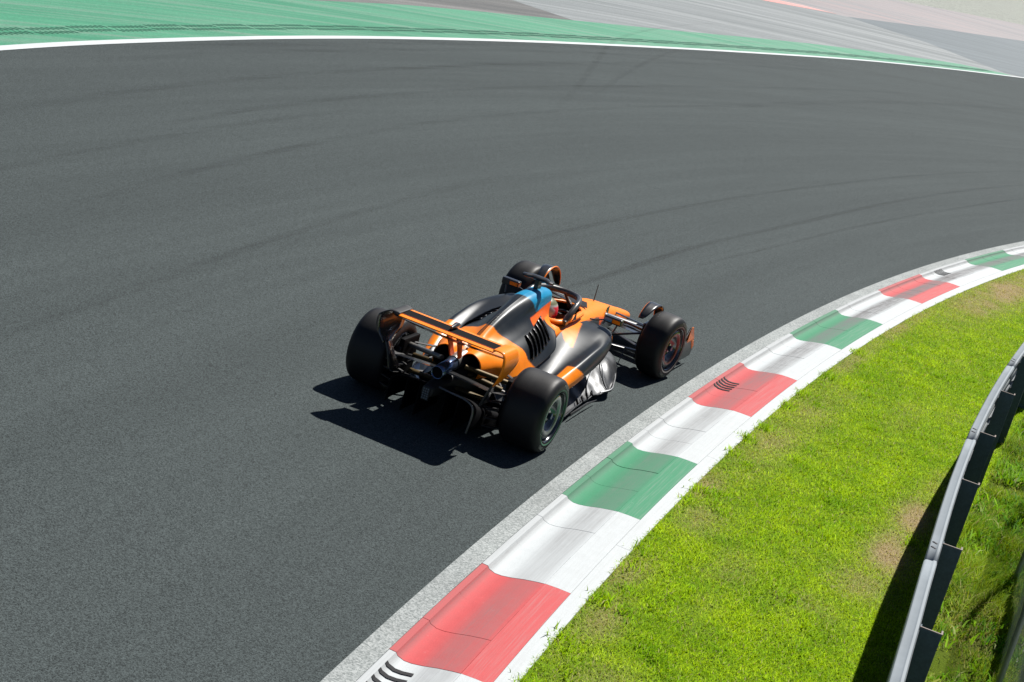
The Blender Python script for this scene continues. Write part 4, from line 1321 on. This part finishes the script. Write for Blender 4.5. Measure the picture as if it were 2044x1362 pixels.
# --- suspension
def arm(name, a, b_, r, mat, flat=.35):
    return MB().tube([a, b_], r, 12, flat=flat).build(name, mat, car, smooth=True)
for sgn in (-1, 1):
    y = sgn
    arm('driveshaft', (-.02, y * .14, .45), (.02, y * .62, .375), .024, M['lip'], 1.0)
    arm('rear_wishbone', (-.19, y * .12, .565), (.02, y * .60, .50), .030, M['steel'] if sgn > 0 else M['gold'], .8)
    arm('rear_wishbone', (.32, y * .24, .50), (.06, y * .60, .51), .022, M['carbon_matt'])
    arm('rear_wishbone', (-.25, y * .12, .30), (.0, y * .62, .22), .026, M['carbon_matt'])
    arm('rear_wishbone', (.40, y * .26, .24), (.04, y * .62, .22), .022, M['carbon_matt'])
    arm('rear_pushrod', (.18, y * .20, .55), (.02, y * .60, .27), .018, M['carbon_matt'], .7)
    arm('heat_shield', (-.08, y * .13, .47), (-.02, y * .46, .43), .032, M['gold'], .7)
    arm('heat_shield', (-.24, y * .10, .36), (-.16, y * .40, .33), .036, M['gold'], .6)
    arm('front_wishbone', (3.92, y * .15, .44), (FA + .03, y * .70, .49), .030, M['carbon'], .22)
    arm('front_wishbone', (3.30, y * .22, .555), (FA - .03, y * .70, .50), .034, M['grey_winglet'] if sgn < 0 else M['carbon'], .22)
    arm('front_wishbone', (3.85, y * .15, .26), (FA + .03, y * .70, .22), .034, M['carbon'], .22)
    arm('front_wishbone', (3.15, y * .24, .28), (FA - .04, y * .70, .22), .036, M['carbon'], .22)
    arm('front_pushrod', (3.60, y * .19, .24), (FA, y * .68, .44), .022, M['carbon'], .6)
    arm('steering_arm', (3.72, y * .17, .40), (FA + .12, y * .70, .38), .018, M['carbon'], .5)
    # brake duct scoop and fins
    dz = MB().box((0, 0, 0), (.36, .05, .42)).build('front_brake_duct', M['carbon'], car, bevel=.015)
    dz.location = (FA, y * .655, .36)
    dz = MB().box((0, 0, 0), (.34, .05, .44)).build('rear_brake_duct', M['black'], car, bevel=.015)
    dz.location = (.02, y * .555, .36)
    for k in range(5):
        MB().slab([(-.10, y * .585, .14 + .075 * k), (-.10, y * .46, .12 + .075 * k), (-.36, y * .475, .16 + .08 * k), (-.36, y * .585, .18 + .08 * k)], (0, 0, .008)).build('duct_winglet', M['carbon_matt'], car)
    # deflector arching over the inner front tyre edge
    Vd = []
    for t in np.linspace(R(22), R(134), 26):
        e = math.sin(math.pi * (t - R(22)) / R(112))**.5
        for q in np.linspace(0, 1, 5):
            rr = .372 + .035 * e * (1 - .25 * q)
            yy_ = .585 + .125 * q * (.35 + .65 * e)
            Vd.append((FA + rr * math.cos(t), y * yy_, .36 + rr * math.sin(t)))
    dfl = mk('wheel_deflector', Vd, grid_faces(26, 5), M['carbon'], car)
    dfl.modifiers.new('t', 'SOLIDIFY').thickness = .008
    edge_pts = [Vd[5 * k] for k in range(26)]
    MB().tube(edge_pts, .007, 6).build('deflector_edge', M['orange'], dfl, smooth=True)
    # mirror on its stalk
    mr = MB().box((0, 0, 0), (.075, .20, .075)).build('mirror', M['carbon'], car, bevel=.016)
    mr.location = (2.40, y * .595, .755)
    MB().box((-.0395, .04 * -1, .0), (.006, .085, .038)).build('mirror_patch', M['orange'], mr)
    if sgn < 0: MB().box((-.0395, .05, .0), (.006, .08, .038)).build('mirror_patch', M['blue'], mr)
    MB().tube([(.0, -y * .09, -.02), (.05, -y * .20, -.075), (.07, -y * .27, -.09)], .012, 8, flat=.6).build('stalk', M['carbon'], mr, smooth=True)
    MB().tube([(.0, y * .05, -.03), (-.02, y * .03, -.12)], .010, 8, flat=.6).build('stalk', M['carbon'], mr, smooth=True)

# --- halo
hp = catmull(np.array([(1.90, -.245, .70), (1.98, -.262, .785), (2.08, -.262, .84), (2.2, -.24, .86), (2.36, -.17, .858), (2.44, -.06, .85), (2.45, 0, .849), (2.44, .06, .85), (2.36, .17, .858), (2.2, .24, .86), (2.08, .262, .84), (1.98, .262, .785), (1.90, .245, .70)], float), 8)
halo = MB().tube(hp, .030, 14, flat=1.15, flat_dir=(0, 0, 1)).build('halo', M['halo'], car, smooth=True, angle=80)
MB().tube([(2.44, 0, .845), (2.55, 0, .76), (2.70, 0, .655)], [.020, .016, .024], 12, flat=1.6, flat_dir=(1, 0, 0)).build('halo_pylon', M['halo'], halo, smooth=True)
for sgn in (-1, 1):
    MB().box((1.90, sgn * .25, .69), (.10, .05, .06)).build('halo_mount', M['carbon'], halo, bevel=.012)
    MB().slab([(2.02, sgn * .285, .70), (2.12, sgn * .285, .70), (2.08, sgn * .285, .78)], (0, .006, 0)).build('halo_winglet', M['carbon'], halo)
# steering wheel
sw = MB().tube([(2.60, .13 * math.cos(t), .52 + .09 * math.sin(t)) for t in np.linspace(0, 2 * np.pi, 25)], .014, 8).build('steering_wheel', M['carbon'], car, smooth=True)
MB().box((2.605, 0, .52), (.03, .17, .10)).build('wheel_display', M['carbon_matt'], sw, bevel=.008)

# --- front wing
fwp = None
for k, (x0, z0, x1, z1) in enumerate(((4.78, .115, 4.50, .12), (4.55, .135, 4.34, .165), (4.38, .18, 4.20, .235), (4.23, .245, 4.06, .325))):
    def f_(y, x0=x0, z0=z0, x1=x1, z1=z1):
        a = abs(y)
        lift = .045 * math.cos(min(1, a / .9) * math.pi / 2)
        return (x0 - .25 * a * a, z0 + lift, x1 - .12 * a * a, z1 + lift * .5, -.012)
    V, Fc = airfoil_span(np.linspace(-.93, .93, 41), f_)
    if fwp is None: fwp = mk('front_wing', V, Fc, M['carbon'], car, angle=40)
    else: mk('wing_element', V, Fc, M['carbon'] if k < 3 else M['orange'], fwp, angle=40)
for sgn in (-1, 1):
    y = sgn * .945
    o_ = MB().slab([(4.04, y, .10), (4.05, y + sgn * .02, .36), (4.12, y + sgn * .04, .52), (4.20, y + sgn * .045, .53), (4.44, y + sgn * .03, .34), (4.58, y + sgn * .02, .22), (4.60, y, .09)], (0, .008, 0)).build('front_endplate', M['carbon'], fwp)
    MB().slab([(4.16, y + sgn * .038, .335), (4.15, y + sgn * .046, .52), (4.20, y + sgn * .051, .52), (4.43, y + sgn * .036, .345), (4.43, y + sgn * .034, .325)], (0, .006, 0)).build('endplate_patch', M['orange'], fwp)
    MB().slab([(4.38, y + sgn * .031, .31), (4.46, y + sgn * .032, .31), (4.56, y + sgn * .024, .225), (4.52, y + sgn * .022, .19)], (0, .006, 0)).build('endplate_patch', M['orange'], fwp)

# ------------------------------------------------------------------ driver
def person():
    chain = {  # joint: (position, radius)
        'pelvis': ((2.30, 0, .22), .13), 'waist': ((2.20, 0, .36), .125), 'chest': ((2.08, 0, .50), .14), 'collar': ((2.0, 0, .60), .09), 'neck': ((1.98, 0, .66), .058), 'head': ((1.96, 0, .72), .085),
        'shr': ((2.03, -.17, .56), .062), 'elr': ((2.28, -.22, .44), .046), 'wrr': ((2.53, -.145, .50), .030), 'par': ((2.575, -.135, .515), .030),
        'shl': ((2.03, .17, .56), .062), 'ell': ((2.28, .22, .44), .046), 'wrl': ((2.53, .145, .50), .030), 'pal': ((2.575, .135, .515), .030),
        'hir': ((2.36, -.09, .22), .09), 'knr': ((2.80, -.10, .40), .062), 'anr': ((3.18, -.08, .27), .042), 'tor': ((3.24, -.08, .36), .034),
        'hil': ((2.36, .09, .22), .09), 'knl': ((2.80, .10, .40), .062), 'anl': ((3.18, .08, .27), .042), 'tol': ((3.24, .08, .36), .034)}
    edges = [('pelvis', 'waist'), ('waist', 'chest'), ('chest', 'collar'), ('collar', 'neck'), ('neck', 'head'), ('collar', 'shr'), ('shr', 'elr'), ('elr', 'wrr'), ('wrr', 'par'), ('collar', 'shl'), ('shl', 'ell'), ('ell', 'wrl'), ('wrl', 'pal'),
             ('pelvis', 'hir'), ('hir', 'knr'), ('knr', 'anr'), ('anr', 'tor'), ('pelvis', 'hil'), ('hil', 'knl'), ('knl', 'anl'), ('anl', 'tol')]
    for sd_, s2 in (('r', -1), ('l', 1)):
        for i in range(4):
            z = .545 - .02 * i; L = (.034, .038, .036, .028)[i]
            chain['f%s%da' % (sd_, i)] = ((2.60, s2 * .155, z), .010)
            chain['f%s%db' % (sd_, i)] = ((2.60 + L * .6, s2 * .150, z), .009)
            chain['f%s%dc' % (sd_, i)] = ((2.60 + L * .5, s2 * .122, z), .008)
            edges += [('pa' + sd_, 'f%s%da' % (sd_, i)), ('f%s%da' % (sd_, i), 'f%s%db' % (sd_, i)), ('f%s%db' % (sd_, i), 'f%s%dc' % (sd_, i))]
        chain['t%sa' % sd_] = ((2.585, s2 * .112, .545), .011); chain['t%sb' % sd_] = ((2.592, s2 * .10, .57), .009)
        edges += [('pa' + sd_, 't%sa' % sd_), ('t%sa' % sd_, 't%sb' % sd_)]
    names = list(chain)
    me = bpy.data.meshes.new('person')
    me.from_pydata([chain[k][0] for k in names], [(names.index(a), names.index(b_)) for a, b_ in edges], [])
    o = bpy.data.objects.new('person', me); COL.objects.link(o)
    o.location = car.location; o.rotation_euler = car.rotation_euler
    sk = o.modifiers.new('skin', 'SKIN')
    sv = me.skin_vertices[0].data
    for i, k in enumerate(names):
        r = chain[k][1]; sv[i].radius = (r, r); sv[i].use_root = (k == 'pelvis')
    o.modifiers.new('sub', 'SUBSURF').levels = 1
    me.materials.append(simple('race_suit', (.75, .16, .02), .8))
    tag(o, 'person in orange race suit and red and white helmet sitting in the cockpit', 'person')
    # helmet with visor
    V, C_ = [], []
    na, nb = 22, 32
    for i in range(na + 1):
        t = math.pi * i / na
        for j in range(nb):
            a = 2 * math.pi * j / nb
            x, y, z = math.sin(t) * math.cos(a), math.sin(t) * math.sin(a), math.cos(t)
            px = .155 * x + (.02 if x > 0 and z < 0 else 0) * x; py = .122 * y; pz = .135 * z * (1.0 if z > 0 else 1.12)
            V.append((1.95 + px, py, .735 + pz))
            if z > .62: k = (.17, .18, .10)
            elif x > .55 and -.2 < z < .42: k = (.02, .02, .025)
            elif z > -.05 or x < -.45: k = (.45, .44, .42)
            else: k = (.72, .03, .06)
            if z < .5 and x > -.35 and not (x > .55 and z > -.2): k = (.72, .03, .06)
            C_.append(k + (0.0,))
    hm = mk('helmet', V, grid_faces(na + 1, nb, True), M['livery'], o, col=np.array(C_))
    return o
person()
